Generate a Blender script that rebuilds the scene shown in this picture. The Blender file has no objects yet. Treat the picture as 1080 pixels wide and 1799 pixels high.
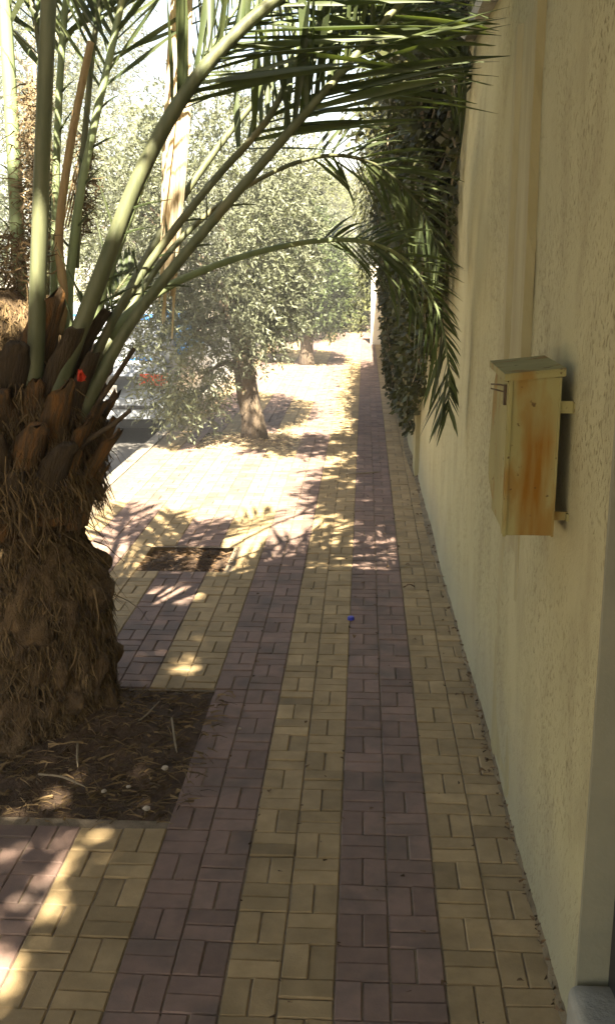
import bpy, bmesh, math, random
import numpy as np
from mathutils import Vector, Matrix

# ------------------------------------------------------------------ camera, sky, sun, exposure
S = bpy.context.scene
COL = S.collection
FPX, CXP, CYP, CAMH = 1850.0, 540.0, 899.5, 1.67
TH, PS = math.radians(13.82), math.radians(3.04)
cam = bpy.data.objects.new('camera', bpy.data.cameras.new('camera'))
COL.objects.link(cam)
cam.location = (0, 0, CAMH)
cam.rotation_euler = (math.pi / 2 - TH, 0, PS)
cam.data.sensor_fit = 'VERTICAL'
cam.data.sensor_height = 24.0
cam.data.lens = 24.0 * FPX / 1799.0
cam.data.clip_start = 0.02
cam.data.clip_end = 2000
S.camera = cam

SUN_TRAVEL = Vector((-0.085, 0.86, -1.0)).normalized()
SUN_EL = math.asin(-SUN_TRAVEL.z)
W = bpy.data.worlds.new('World')
S.world = W
W.use_nodes = True
wn = W.node_tree.nodes
sky = wn.new('ShaderNodeTexSky')
sky.sky_type = 'NISHITA'
sky.sun_disc = False
sky.sun_elevation = SUN_EL
sky.sun_rotation = math.atan2(-SUN_TRAVEL.x, -SUN_TRAVEL.y)
sky.altitude = 50
sky.air_density = 1.0
sky.dust_density = 2.0
sky.ozone_density = 0.8
wn['Background'].inputs['Strength'].default_value = 0.05
W.node_tree.links.new(sky.outputs[0], wn['Background'].inputs['Color'])

sl = bpy.data.lights.new('sun', 'SUN')
sl.energy = 5.0
sl.angle = math.radians(0.55)
sl.color = (1.0, 0.965, 0.91)
so = bpy.data.objects.new('sun', sl)
COL.objects.link(so)
so.rotation_euler = SUN_TRAVEL.to_track_quat('-Z', 'Y').to_euler()
so.location = (0, -5, 12)

S.view_settings.view_transform = 'Standard'
S.view_settings.look = 'None'
S.view_settings.gamma = 1.0
S.view_settings.exposure = 3.05
S.view_settings.use_curve_mapping = False
S.view_settings.use_white_balance = True
S.view_settings.white_balance_temperature = 7650
S.view_settings.white_balance_tint = 8
S.cycles.max_bounces = 8
S.cycles.diffuse_bounces = 4
S.cycles.transparent_max_bounces = 8

# ------------------------------------------------------------------ helpers
_fw = Vector((-math.sin(PS) * math.cos(TH), math.cos(PS) * math.cos(TH), -math.sin(TH)))
_rt = Vector((math.cos(PS), math.sin(PS), 0))
_up = _rt.cross(_fw)
_C = Vector((0, 0, CAMH))


def at(x, y, Y):
    """photo pixel -> world point at distance Y along the path"""
    r = _fw + _rt * ((x - CXP) / FPX) - _up * ((y - CYP) / FPX)
    return _C + r * (Y / r.y)


def gr(x, y, z=0.0):
    r = _fw + _rt * ((x - CXP) / FPX) - _up * ((y - CYP) / FPX)
    return _C + r * ((z - CAMH) / r.z)


def project(p):
    d = Vector(p) - _C
    z = d.dot(_fw)
    return CXP + FPX * d.dot(_rt) / z, CYP - FPX * d.dot(_up) / z, FPX / z


def tag(o, label=None, cat=None, group=None, kind=None):
    if label: o['label'] = label
    if cat: o['category'] = cat
    if group: o['group'] = group
    if kind: o['kind'] = kind
    return o


def empty(name, loc=(0, 0, 0)):
    o = bpy.data.objects.new(name, None)
    o.location = loc
    o.empty_display_size = 0.1
    COL.objects.link(o)
    return o


class MB:
    """collects geometry for one mesh object"""
    def __init__(self):
        self.v, self.f, self.t = [], [], []

    def add(self, vs, fs, tint=1.0):
        b = len(self.v)
        self.v += [tuple(p) for p in vs]
        self.f += [tuple(i + b for i in q) for q in fs]
        self.t += [tint] * len(vs)

    def box(self, x0, x1, y0, y1, z0, z1, tint=1.0):
        vs = [(x0, y0, z0), (x1, y0, z0), (x1, y1, z0), (x0, y1, z0), (x0, y0, z1), (x1, y0, z1), (x1, y1, z1), (x0, y1, z1)]
        self.add(vs, [(0, 3, 2, 1), (4, 5, 6, 7), (0, 1, 5, 4), (1, 2, 6, 5), (2, 3, 7, 6), (3, 0, 4, 7)], tint)

    def tube(self, pts, rad, n=8, tint=1.0, flat=None, cap=True, wob=0.0, rng=None):
        pts = [Vector(p) for p in pts]
        if not hasattr(rad, '__len__'): rad = [rad] * len(pts)
        vs, fs = [], []
        ref = None
        for i, p in enumerate(pts):
            a = pts[max(0, i - 1)]; b = pts[min(len(pts) - 1, i + 1)]
            T = (b - a).normalized()
            if ref is None:
                ref = Vector((0, 0, 1)) if abs(T.z) < 0.8 else Vector((0, 1, 0))
            N = (ref - T * ref.dot(T)).normalized()
            ref = N
            B = T.cross(N)
            for k in range(n):
                a_ = 2 * math.pi * k / n
                r = rad[i]
                if wob and rng: r *= 1 + rng.uniform(-wob, wob)
                q = (N * math.cos(a_) + B * math.sin(a_) * (flat if flat else 1.0)) * r
                vs.append(p + q)
        for i in range(len(pts) - 1):
            for k in range(n):
                fs.append((i * n + k, i * n + (k + 1) % n, (i + 1) * n + (k + 1) % n, (i + 1) * n + k))
        if cap:
            fs.append(tuple(reversed(range(n))))
            fs.append(tuple(range((len(pts) - 1) * n, len(pts) * n)))
        self.add(vs, fs, tint)

    def build(self, name, mat, parent=None, smooth=False, loc=None):
        me = bpy.data.meshes.new(name)
        me.from_pydata(self.v, [], self.f)
        at_ = me.attributes.new('tint', 'FLOAT', 'POINT')
        at_.data.foreach_set('value', np.array(self.t, dtype=np.float32))
        me.materials.append(mat)
        if smooth:
            me.polygons.foreach_set('use_smooth', [True] * len(me.polygons))
        me.update()
        o = bpy.data.objects.new(name, me)
        COL.objects.link(o)
        if loc is not None: o.location = loc
        if parent is not None: put(o, parent)
        return o


def put(o, parent):
    """parent without moving (parents here are unrotated empties or meshes)"""
    o.parent = parent
    pl = Vector((0, 0, 0))
    q = parent
    while q is not None:
        pl += q.location
        q = q.parent
    o.location = Vector(o.location) - pl


def np_mesh(name, V, F4, tint, mat, parent=None, smooth=False):
    """fast quads: V (n,3), F4 (m,4), tint (n,)"""
    me = bpy.data.meshes.new(name)
    n, m = len(V), len(F4)
    me.vertices.add(n)
    me.vertices.foreach_set('co', V.astype(np.float32).ravel())
    me.loops.add(m * 4)
    me.loops.foreach_set('vertex_index', F4.astype(np.int32).ravel())
    me.polygons.add(m)
    me.polygons.foreach_set('loop_start', np.arange(0, m * 4, 4, dtype=np.int32))
    at_ = me.attributes.new('tint', 'FLOAT', 'POINT')
    at_.data.foreach_set('value', tint.astype(np.float32))
    me.materials.append(mat)
    me.update(calc_edges=True)
    if smooth:
        me.polygons.foreach_set('use_smooth', np.ones(m, dtype=bool))
    o = bpy.data.objects.new(name, me)
    COL.objects.link(o)
    if parent is not None: put(o, parent)
    return o


def smooth_path(pts, n):
    """Catmull-Rom through the points, n samples"""
    P = [Vector(p) for p in pts]
    P = [P[0] * 2 - P[1]] + P + [P[-1] * 2 - P[-2]]
    out = []
    segs = len(P) - 3
    for i in range(n):
        u = i / (n - 1) * segs
        k = min(int(u), segs - 1)
        t = u - k
        a, b, c, d = P[k:k + 4]
        out.append(0.5 * ((2 * b) + (c - a) * t + (2 * a - 5 * b + 4 * c - d) * t * t + (3 * b - a - 3 * c + d) * t ** 3))
    return out


# ------------------------------------------------------------------ materials
def material(name, c1, c2=None, scale=8.0, rough=0.85, bump=0.0, bscale=60.0, stretch=(1, 1, 1), spec=0.3, detail=6.0,
             lo=0.35, hi=0.65, bdist=0.01, c3=None, s3=2.0, lo3=0.5, hi3=0.7, metallic=0.0, trans=None):
    m = bpy.data.materials.new(name)
    m.use_nodes = True
    N, L = m.node_tree.nodes, m.node_tree.links
    bs = N['Principled BSDF']
    bs.inputs['Roughness'].default_value = rough
    bs.inputs['Specular IOR Level'].default_value = spec
    bs.inputs['Metallic'].default_value = metallic
    tc = N.new('ShaderNodeTexCoord')
    mp = N.new('ShaderNodeMapping')
    mp.inputs['Scale'].default_value = stretch
    L.new(tc.outputs['Object'], mp.inputs['Vector'])

    def noise(sc, dt=detail):
        n = N.new('ShaderNodeTexNoise')
        n.inputs['Scale'].default_value = sc
        n.inputs['Detail'].default_value = dt
        n.inputs['Roughness'].default_value = 0.6
        L.new(mp.outputs[0], n.inputs['Vector'])
        return n

    def ramp(src, a, b):
        r = N.new('ShaderNodeMapRange')
        r.inputs['From Min'].default_value = a
        r.inputs['From Max'].default_value = b
        L.new(src, r.inputs['Value'])
        return r.outputs[0]

    def mix(fac, a, b, mode='MIX'):
        x = N.new('ShaderNodeMix')
        x.data_type = 'RGBA'
        x.blend_type = mode
        for sock, val in ((x.inputs[0], fac), (x.inputs[6], a), (x.inputs[7], b)):
            if isinstance(val, (tuple, list)):
                sock.default_value = (*val, 1.0) if len(val) == 3 else val
            elif isinstance(val, (int, float)):
                sock.default_value = val
            else:
                L.new(val, sock)
        return x.outputs[2]

    col = c1
    if c2 is not None:
        col = mix(ramp(noise(scale).outputs[0], lo, hi), c1, c2)
    if c3 is not None:
        col = mix(ramp(noise(s3, 4).outputs[0], lo3, hi3), col, c3)
    a = N.new('ShaderNodeAttribute')
    a.attribute_name = 'tint'
    col = mix(1.0, col, a.outputs['Fac'], 'MULTIPLY')
    L.new(col, bs.inputs['Base Color'])
    if bump > 0:
        b = N.new('ShaderNodeBump')
        b.inputs['Strength'].default_value = bump
        b.inputs['Distance'].default_value = bdist
        L.new(noise(bscale).outputs[0], b.inputs['Height'])
        L.new(b.outputs[0], bs.inputs['Normal'])
    if trans is not None:
        t = N.new('ShaderNodeBsdfTranslucent')
        tcol = mix(1.0, col, trans[1], 'MULTIPLY')
        L.new(tcol, t.inputs['Color'])
        ms = N.new('ShaderNodeMixShader')
        ms.inputs[0].default_value = trans[0]
        L.new(bs.outputs[0], ms.inputs[1])
        L.new(t.outputs[0], ms.inputs[2])
        L.new(ms.outputs[0], N['Material Output'].inputs['Surface'])
    m['mixfn'] = 0
    return m


M = {}
M['brick_y'] = material('yellow_paver', (0.37, 0.266, 0.142), (0.285, 0.203, 0.105), 14, 0.8, 0.35, 160, bdist=0.004,
                        c3=(0.23, 0.165, 0.085), s3=5, lo3=0.48, hi3=0.78)
M['brick_p'] = material('purple_paver', (0.235, 0.155, 0.122), (0.188, 0.124, 0.099), 14, 0.8, 0.35, 160, bdist=0.004,
                        c3=(0.115, 0.088, 0.072), s3=5, lo3=0.47, hi3=0.75)
M['joint'] = material('joint_sand', (0.17, 0.13, 0.085), (0.26, 0.20, 0.135), 30, 0.95, 0.5, 200)
M['mortar'] = material('grey_mortar', (0.26, 0.20, 0.12), (0.15, 0.112, 0.068), 9, 0.95, 0.6, 60, bdist=0.01)
M['soil'] = material('soil', (0.075, 0.048, 0.03), (0.13, 0.082, 0.05), 20, 0.97, 0.9, 90, bdist=0.02)
M['drysoil'] = material('dry_soil', (0.27, 0.20, 0.13), (0.18, 0.13, 0.085), 10, 0.97, 0.7, 60, bdist=0.02)
M['asphalt'] = material('asphalt', (0.10, 0.095, 0.088), (0.145, 0.135, 0.12), 60, 0.92, 0.4, 200)
M['ground'] = material('dusty_ground', (0.22, 0.18, 0.125), (0.30, 0.25, 0.18), 0.5, 0.95, 0.5, 5)
M['kerb'] = material('kerb_concrete', (0.24, 0.21, 0.17), (0.17, 0.15, 0.12), 12, 0.9, 0.4, 90)
M['concrete'] = material('concrete', (0.36, 0.345, 0.29), (0.27, 0.255, 0.21), 7, 0.9, 0.4, 80)
M['jamb'] = material('grey_render', (0.27, 0.25, 0.17), (0.21, 0.20, 0.14), 4, 0.9, 0.2, 80)
M['band'] = material('smooth_plaster', (0.37, 0.325, 0.18), (0.31, 0.27, 0.145), 3, 0.9, 0.25, 50, stretch=(1, 6, 1),
                     c3=(0.29, 0.245, 0.125), s3=1.6, lo3=0.5, hi3=0.75)
M['metal_door'] = material('dark_metal', (0.02, 0.022, 0.022), (0.035, 0.033, 0.03), 8, 0.5)
M['rachis'] = material('green_stalk', (0.088, 0.102, 0.050), (0.145, 0.150, 0.080), 30, 0.55, 0.25, 40, bdist=0.004, spec=0.35, stretch=(1, 1, 0.12), c3=(0.22, 0.175, 0.08), s3=7, lo3=0.55, hi3=0.8)
M['rachis_pale'] = material('pale_green_stalk', (0.21, 0.255, 0.125), (0.16, 0.20, 0.095), 26, 0.55, 0.25, 40, bdist=0.004, spec=0.35, stretch=(1, 1, 0.12), c3=(0.30, 0.26, 0.12), s3=7, lo3=0.55, hi3=0.8)
M['rachis_dry'] = material('dry_stalk', (0.38, 0.26, 0.12), (0.28, 0.19, 0.09), 20, 0.85, 0.3, 60, stretch=(4, 4, 0.6))
M['leaflet'] = material('palm_leaflet', (0.050, 0.070, 0.028), (0.075, 0.09, 0.034), 9, 0.5, spec=0.4, trans=(0.25, (1.5, 1.6, 0.7)))
M['straw'] = material('straw', (0.68, 0.58, 0.40), (0.55, 0.44, 0.27), 30, 0.85, 0.3, 80, stretch=(5, 5, 0.4), trans=(0.3, (1.1, 1.0, 0.8)))
M['fibre'] = material('palm_fibre', (0.095, 0.062, 0.032), (0.17, 0.115, 0.055), 25, 0.95)
M['fibre_gold'] = material('dry_date_strings', (0.21, 0.155, 0.085), (0.14, 0.10, 0.055), 25, 0.9)
M['trunk_palm'] = material('palm_trunk', (0.085, 0.055, 0.03), (0.17, 0.11, 0.055), 14, 0.97, 1.0, 50, bdist=0.03, stretch=(1, 1, 0.5))
M['boot'] = material('leaf_base', (0.24, 0.115, 0.038), (0.10, 0.066, 0.036), 9, 0.9, 1.0, 30, bdist=0.012, stretch=(5, 5, 0.7), lo=0.40, hi=0.58)
M['boot_cut'] = material('leaf_base_dark', (0.15, 0.105, 0.06), (0.075, 0.052, 0.032), 10, 0.95, 1.0, 30, bdist=0.012, stretch=(5, 5, 0.7))
M['red'] = material('red_rag', (0.55, 0.05, 0.02), (0.42, 0.04, 0.02), 30, 0.7)
M['blue'] = material('blue_plastic', (0.05, 0.06, 0.45), None, rough=0.4)
M['bark'] = material('olive_bark', (0.15, 0.11, 0.07), (0.075, 0.055, 0.04), 12, 0.95, 1.0, 30, bdist=0.04, stretch=(1, 1, 0.3))
M['bark_pale'] = material('pale_bark', (0.42, 0.36, 0.27), (0.30, 0.25, 0.18), 6, 0.9, 0.5, 30, bdist=0.02, stretch=(1, 1, 0.3))
M['olive_leaf'] = material('olive_leaf', (0.115, 0.13, 0.075), (0.165, 0.175, 0.115), 3, 0.55, spec=0.4, trans=(0.25, (1.2, 1.25, 0.7)))
M['dark_leaf'] = material('dark_leaf', (0.045, 0.062, 0.022), (0.065, 0.085, 0.03), 3, 0.5, spec=0.4, trans=(0.2, (1.3, 1.5, 0.6)))
M['pale_leaf'] = material('pale_leaf', (0.12, 0.14, 0.05), (0.16, 0.165, 0.07), 3, 0.6, trans=(0.3, (1.3, 1.3, 0.6)))
M['creeper_leaf'] = material('creeper_leaf', (0.036, 0.043, 0.016), (0.065, 0.062, 0.024), 5, 0.5, spec=0.3, trans=(0.2, (1.4, 1.5, 0.6)))
M['dead_leaf'] = material('dead_leaf', (0.17, 0.10, 0.05), (0.10, 0.065, 0.035), 40, 0.85)
M['twig'] = material('grey_twig', (0.30, 0.24, 0.16), (0.22, 0.17, 0.11), 20, 0.9)
M['pebble'] = material('pebble', (0.42, 0.36, 0.28), (0.30, 0.25, 0.19), 30, 0.85)
M['car_white'] = material('white_paint', (0.30, 0.32, 0.34), None, rough=0.25, spec=0.5)
M['car_dark'] = material('black_plastic', (0.03, 0.03, 0.03), None, rough=0.6)
M['car_glass'] = material('car_glass', (0.04, 0.20, 0.50), None, rough=0.08, spec=1.0)  # sky reflection painted in as the blue base colour
M['tyre'] = material('rubber', (0.025, 0.025, 0.025), None, rough=0.85)
M['rim'] = material('rim', (0.5, 0.5, 0.5), None, rough=0.35, metallic=0.8)
M['tail_red'] = material('red_lens', (0.55, 0.06, 0.02), None, rough=0.2)
M['white_plate'] = material('plate', (0.7, 0.65, 0.55), None, rough=0.5)
M['white_paint'] = material('white_post', (0.65, 0.60, 0.50), (0.55, 0.5, 0.4), 5, 0.8)


def wall_material():
    m = bpy.data.materials.new('scraped_stucco')
    m.use_nodes = True
    N, L = m.node_tree.nodes, m.node_tree.links
    bs = N['Principled BSDF']
    bs.inputs['Roughness'].default_value = 0.95
    bs.inputs['Specular IOR Level'].default_value = 0.15
    tc = N.new('ShaderNodeTexCoord')

    def noise(scale, st, detail=4, rough=0.55):
        mp = N.new('ShaderNodeMapping')
        mp.inputs['Scale'].default_value = st
        L.new(tc.outputs['Object'], mp.inputs['Vector'])
        n = N.new('ShaderNodeTexNoise')
        n.inputs['Scale'].default_value = scale
        n.inputs['Detail'].default_value = detail
        n.inputs['Roughness'].default_value = rough
        L.new(mp.outputs[0], n.inputs['Vector'])
        return n.outputs[0]

    def rng(src, a, b, c=0.0, d=1.0):
        r = N.new('ShaderNodeMapRange')
        r.inputs[1].default_value = a; r.inputs[2].default_value = b
        r.inputs[3].default_value = c; r.inputs[4].default_value = d
        L.new(src, r.inputs[0])
        return r.outputs[0]

    def mix(f, a, b):
        x = N.new('ShaderNodeMix'); x.data_type = 'RGBA'
        L.new(f, x.inputs[0])
        for s, v in ((x.inputs[6], a), (x.inputs[7], b)):
            if isinstance(v, tuple): s.default_value = (*v, 1)
            else: L.new(v, s)
        return x.outputs[2]

    def math_(op, a, b):
        x = N.new('ShaderNodeMath'); x.operation = op
        for s, v in ((x.inputs[0], a), (x.inputs[1], b)):
            if isinstance(v, (int, float)): s.default_value = v
            else: L.new(v, s)
        return x.outputs[0]
    # worm-like vertical gouges
    worm = rng(noise(105, (1, 1, 0.5), 4, 0.6), 0.55, 0.66)
    patch = rng(noise(2.2, (1, 1, 0.7), 3), 0.38, 0.62)
    gouge = math_('MULTIPLY', worm, patch)
    grain = noise(150, (1, 1, 0.6), 4, 0.65)
    base = mix(rng(noise(1.3, (1, 1, 0.6), 5), 0.35, 0.68), (0.455, 0.413, 0.245), (0.375, 0.338, 0.195))
    base = mix(rng(noise(7, (1, 1, 0.5), 5), 0.48, 0.8, 0, 0.7), base, (0.28, 0.24, 0.14))
    base = mix(math_('MULTIPLY', gouge, 0.7), base, (0.17, 0.125, 0.055))
    base = mix(rng(grain, 0.62, 0.8, 0, 0.5), base, (0.30, 0.23, 0.115))
    # dusty grey foot with an uneven edge
    sep = N.new('ShaderNodeSeparateXYZ')
    L.new(tc.outputs['Object'], sep.inputs[0])
    foot = rng(math_('ADD', sep.outputs[2], math_('MULTIPLY', noise(3, (1, 1, 1), 5), -0.5)), -0.12, 0.12, 0.55, 0.0)
    base = mix(foot, base, (0.34, 0.31, 0.22))
    L.new(base, bs.inputs['Base Color'])
    h = math_('SUBTRACT', math_('MULTIPLY', grain, 0.55), math_('MULTIPLY', gouge, 1.0))
    b = N.new('ShaderNodeBump')
    b.inputs['Strength'].default_value = 0.65
    b.inputs['Distance'].default_value = 0.010
    L.new(h, b.inputs['Height'])
    L.new(b.outputs[0], bs.inputs['Normal'])
    return m


def rust_material():
    m = bpy.data.materials.new('rusty_cream_paint')
    m.use_nodes = True
    N, L = m.node_tree.nodes, m.node_tree.links
    bs = N['Principled BSDF']
    bs.inputs['Roughness'].default_value = 0.85
    bs.inputs['Specular IOR Level'].default_value = 0.2
    tc = N.new('ShaderNodeTexCoord')

    def noise(scale, st, detail=5, off=(0, 0, 0)):
        mp = N.new('ShaderNodeMapping')
        mp.inputs['Scale'].default_value = st
        mp.inputs['Location'].default_value = off
        L.new(tc.outputs['Object'], mp.inputs['Vector'])
        n = N.new('ShaderNodeTexNoise')
        n.inputs['Scale'].default_value = scale
        n.inputs['Detail'].default_value = detail
        L.new(mp.outputs[0], n.inputs['Vector'])
        return n.outputs[0]

    def rng(src, a, b, c=0.0, d=1.0):
        r = N.new('ShaderNodeMapRange')
        r.inputs[1].default_value = a; r.inputs[2].default_value = b
        r.inputs[3].default_value = c; r.inputs[4].default_value = d
        L.new(src, r.inputs[0])
        return r.outputs[0]

    def mix(f, a, b):
        x = N.new('ShaderNodeMix'); x.data_type = 'RGBA'
        L.new(f, x.inputs[0])
        for s, v in ((x.inputs[6], a), (x.inputs[7], b)):
            if isinstance(v, tuple): s.default_value = (*v, 1)
            else: L.new(v, s)
        return x.outputs[2]

    def math_(op, a, b):
        x = N.new('ShaderNodeMath'); x.operation = op
        for s, v in ((x.inputs[0], a), (x.inputs[1], b)):
            if isinstance(v, (int, float)): s.default_value = v
            else: L.new(v, s)
        return x.outputs[0]
    sep = N.new('ShaderNodeSeparateXYZ')
    L.new(tc.outputs['Object'], sep.inputs[0])
    X, Y, Z = sep.outputs
    paint = mix(rng(noise(6, (1, 1, 0.4)), 0.35, 0.65), (0.31, 0.275, 0.12), (0.235, 0.205, 0.085))
    # a run of rust down the middle of the end face (local x 0.03 .. 0.10)
    d = math_('ABSOLUTE', math_('SUBTRACT', X, 0.068), 0.0)
    lane = rng(math_('ADD', d, math_('MULTIPLY', noise(12, (1, 1, 0.3)), 0.05)), 0.045, 0.068, 1.0, 0.0)
    down = rng(math_('ADD', Z, math_('MULTIPLY', noise(9, (1, 1, 1)), 0.10)), 0.27, 0.38, 1.0, 0.0)
    streak = rng(noise(45, (1, 1, 0.09), 4), 0.33, 0.62)
    f = math_('MULTIPLY', math_('MULTIPLY', lane, down), math_('ADD', math_('MULTIPLY', streak, 0.6), 0.4))
    col = mix(f, paint, (0.21, 0.095, 0.012))
    blot = rng(noise(14, (1, 1, 0.35), 5, (3, 1, 2)), 0.53, 0.66, 0, 0.8)
    col = mix(blot, col, (0.23, 0.125, 0.028))
    spots = rng(noise(48, (1, 1, 1), 3, (5, 5, 1)), 0.66, 0.71)
    col = mix(math_('MULTIPLY', spots, 0.8), col, (0.07, 0.035, 0.012))
    L.new(col, bs.inputs['Base Color'])
    b = N.new('ShaderNodeBump')
    b.inputs['Strength'].default_value = 0.2
    b.inputs['Distance'].default_value = 0.003
    L.new(noise(70, (1, 1, 1)), b.inputs['Height'])
    L.new(b.outputs[0], bs.inputs['Normal'])
    return m


M['wall'] = wall_material()
M['rust'] = rust_material()

# ------------------------------------------------------------------ ground, road, kerb
KERB_X = -1.86
ROAD_Z = -0.30


def sheet(name, x0, x1, y0, y1, z, mat, nx=1, ny=1, disp=0.0, seed=0, kind='structure', label=None, cat=None):
    rg = random.Random(seed)
    m = MB()
    vs = [(x0 + (x1 - x0) * i / nx, y0 + (y1 - y0) * j / ny, z + rg.uniform(-disp, disp)) for j in range(ny + 1) for i in range(nx + 1)]
    fs = [(j * (nx + 1) + i, j * (nx + 1) + i + 1, (j + 1) * (nx + 1) + i + 1, (j + 1) * (nx + 1) + i) for j in range(ny) for i in range(nx)]
    m.add(vs, fs)
    o = m.build(name, mat)
    return tag(o, label, cat, kind=kind)


sheet('ground', -300, 300, -200, 400, ROAD_Z - 0.02, M['ground'], kind='structure', label='dusty ground beyond the road and the path', cat='ground')
sheet('road', -3.95, KERB_X - 0.10, -20, 80, ROAD_Z - 0.012, M['asphalt'], kind='structure', label='sunlit asphalt road behind the palm and the car', cat='road')

# ------------------------------------------------------------------ brick pavement
WB = 0.13
X_R = 0.471
ROW0 = 2.024
PIT1 = (-1.80, -0.555, 2.854, 3.83)        # palm pit
PIT2 = (-1.26, -0.74, 5.42, 5.90)         # small empty pit
PIT3 = (-1.50, -0.62, 9.02, 9.92)         # olive pit


def in_pit(x, y):
    for a, b, c, d in (PIT1, PIT2, PIT3):
        if a < x < b and c < y < d: return True
    return False


pavement = MB()
# bedding sheet, cut round the pits
ys = sorted([-6.0, PIT1[2], PIT1[3], PIT2[2], PIT2[3], PIT3[2], PIT3[3], 45.0])
xs = sorted([KERB_X, PIT1[1], PIT2[0], PIT2[1], PIT3[0], PIT3[1], 0.52])
for i in range(len(xs) - 1):
    for j in range(len(ys) - 1):
        if not in_pit((xs[i] + xs[i + 1]) / 2, (ys[j] + ys[j + 1]) / 2):
            a, b, c, d = xs[i], xs[i + 1], ys[j], ys[j + 1]
            pavement.add([(a, c, -0.0062), (b, c, -0.0062), (b, d, -0.0062), (a, d, -0.0062)], [(0, 1, 2, 3)])
pav = pavement.build('pavement', M['joint'])
tag(pav, 'brick paved footpath striped yellow and dull purple along the wall', 'pavement', kind='structure')

rb = random.Random(5)


def brick_shape(x0, x1, y0, y1, rg):
    """chamfered paver with slightly uneven top, 9 faces"""
    g = 0.0014 + rg.uniform(0, 0.0008)
    ch = 0.0028
    dz = [rg.uniform(-0.0018, 0.0018) for _ in range(4)]
    lift = rg.uniform(-0.0018, 0.0014) - (0.002 if rg.random() < 0.06 else 0)
    j = lambda: rg.uniform(-0.0009, 0.0009)
    x0, x1, y0, y1 = x0 + g + j(), x1 - g + j(), y0 + g + j(), y1 - g + j()
    base = [(x0, y0, -0.035), (x1, y0, -0.035), (x1, y1, -0.035), (x0, y1, -0.035)]
    mid = [(x, y, -0.0036 + lift + d) for (x, y, _), d in zip(base, dz)]
    top = [(x + sx * ch, y + sy * ch, lift + d) for (x, y, _), (sx, sy), d in zip(base, ((1, 1), (-1, 1), (-1, -1), (1, -1)), dz)]
    fs = []
    for o in (0, 4):
        for k in range(4):
            fs.append((o + k, o + (k + 1) % 4, o + 4 + (k + 1) % 4, o + 4 + k))
    fs.append((8, 9, 10, 11))
    return base + mid + top, fs


bricks = []
for c in range(20):
    xa, xb = X_R - WB * (c + 1), X_R - WB * c
    if xa < KERB_X: continue
    kind = 'y' if (c // 2) % 2 == 0 else 'p'
    for r in range(-14, 200):
        ya = ROW0 + WB * r
        yb = ya + WB
        if ya > 26: break
        if in_pit((xa + xb) / 2, (ya + yb) / 2): continue
        if (c + r) % 2:
            cells = [(xa, xa + WB / 2, ya, yb), (xa + WB / 2, xb, ya, yb)]
        else:
            cells = [(xa, xb, ya, ya + WB / 2), (xa, xb, ya + WB / 2, yb)]
        for q in cells:
            bricks.append((kind, q))
cand = []
for i, (k, q) in enumerate(bricks):
    cx, cy = (q[0] + q[1]) / 2, (q[2] + q[3]) / 2
    if cy < 1.7: continue
    px, py, s = project((cx, cy, 0))
    if -20 < px < 1090 and py < 1830:
        if cy > 3.2 and px < 225: continue
        cand.append((s, i))
cand.sort(reverse=True)
single = set(i for _, i in cand[:300])
rest = {'y': MB(), 'p': MB()}
for i, (k, q) in enumerate(bricks):
    t = 1.0 + rb.gauss(0, 0.10)
    t = max(0.62, min(1.3, t))
    vs, fs = brick_shape(*q, rb)
    if i in single:
        m = MB()
        m.add(vs, fs, t)
        m.build('brick', M['brick_' + k], pav)
    else:
        rest[k].add(vs, fs, t)
for k in 'yp':
    o = rest[k].build('paving_bricks', M['brick_' + k], pav)
    o['kind'] = 'stuff'

# kerb stones along the road
kerb = empty('kerb', (KERB_X - 0.05, 8, 0))
tag(kerb, 'pale concrete kerb stones between the path and the road', 'kerb', kind='structure')
for i in range(34):
    m = MB()
    y0 = -2 + i * 0.8
    m.box(KERB_X - 0.10, KERB_X - 0.004, y0 + 0.006, y0 + 0.794, ROAD_Z - 0.05, 0.004 + rb.uniform(-0.004, 0.004), 1 + rb.uniform(-.1, .1))
    m.build('kerb_stone', M['kerb'], kerb)


# soil beds
def soil_bed(name, x0, x1, y0, y1, z, amp, mat, seed, mounds, label):
    rg = np.random.default_rng(seed)
    nx, ny = int((x1 - x0) / 0.022), int((y1 - y0) / 0.022)
    X, Y = np.meshgrid(np.linspace(x0, x1, nx + 1), np.linspace(y0, y1, ny + 1))
    Z = np.full_like(X, z)
    for k in range(26):
        f = rg.uniform(8, 60)
        a = rg.uniform(0, 6.28)
        Z += amp * 2.2 / (f ** 0.75) * np.sin(f * (X * math.cos(a) + Y * math.sin(a)) + rg.uniform(0, 6.28))
    Z += rg.normal(0, amp * 0.22, X.shape)
    for mx, my, mr, mh in mounds:
        Z += mh * np.exp(-((X - mx) ** 2 + (Y - my) ** 2) / mr ** 2)
    edge = np.minimum(np.minimum(X - x0, x1 - X), np.minimum(Y - y0, y1 - Y))
    Z = np.where(edge < 0.03, np.minimum(Z, -0.012), Z)
    V = np.stack([X, Y, Z], -1).reshape(-1, 3)
    ii = (np.arange(ny)[:, None] * (nx + 1) + np.arange(nx)[None]).ravel()
    Fq = np.stack([ii, ii + 1, ii + nx + 2, ii + nx + 1], -1)
    o = np_mesh(name, V, Fq, 1 + rg.normal(0, 0.1, len(V)), mat, smooth=True)
    tag(o, label, 'soil', kind='structure')
    return o, (X, Y, Z)


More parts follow.
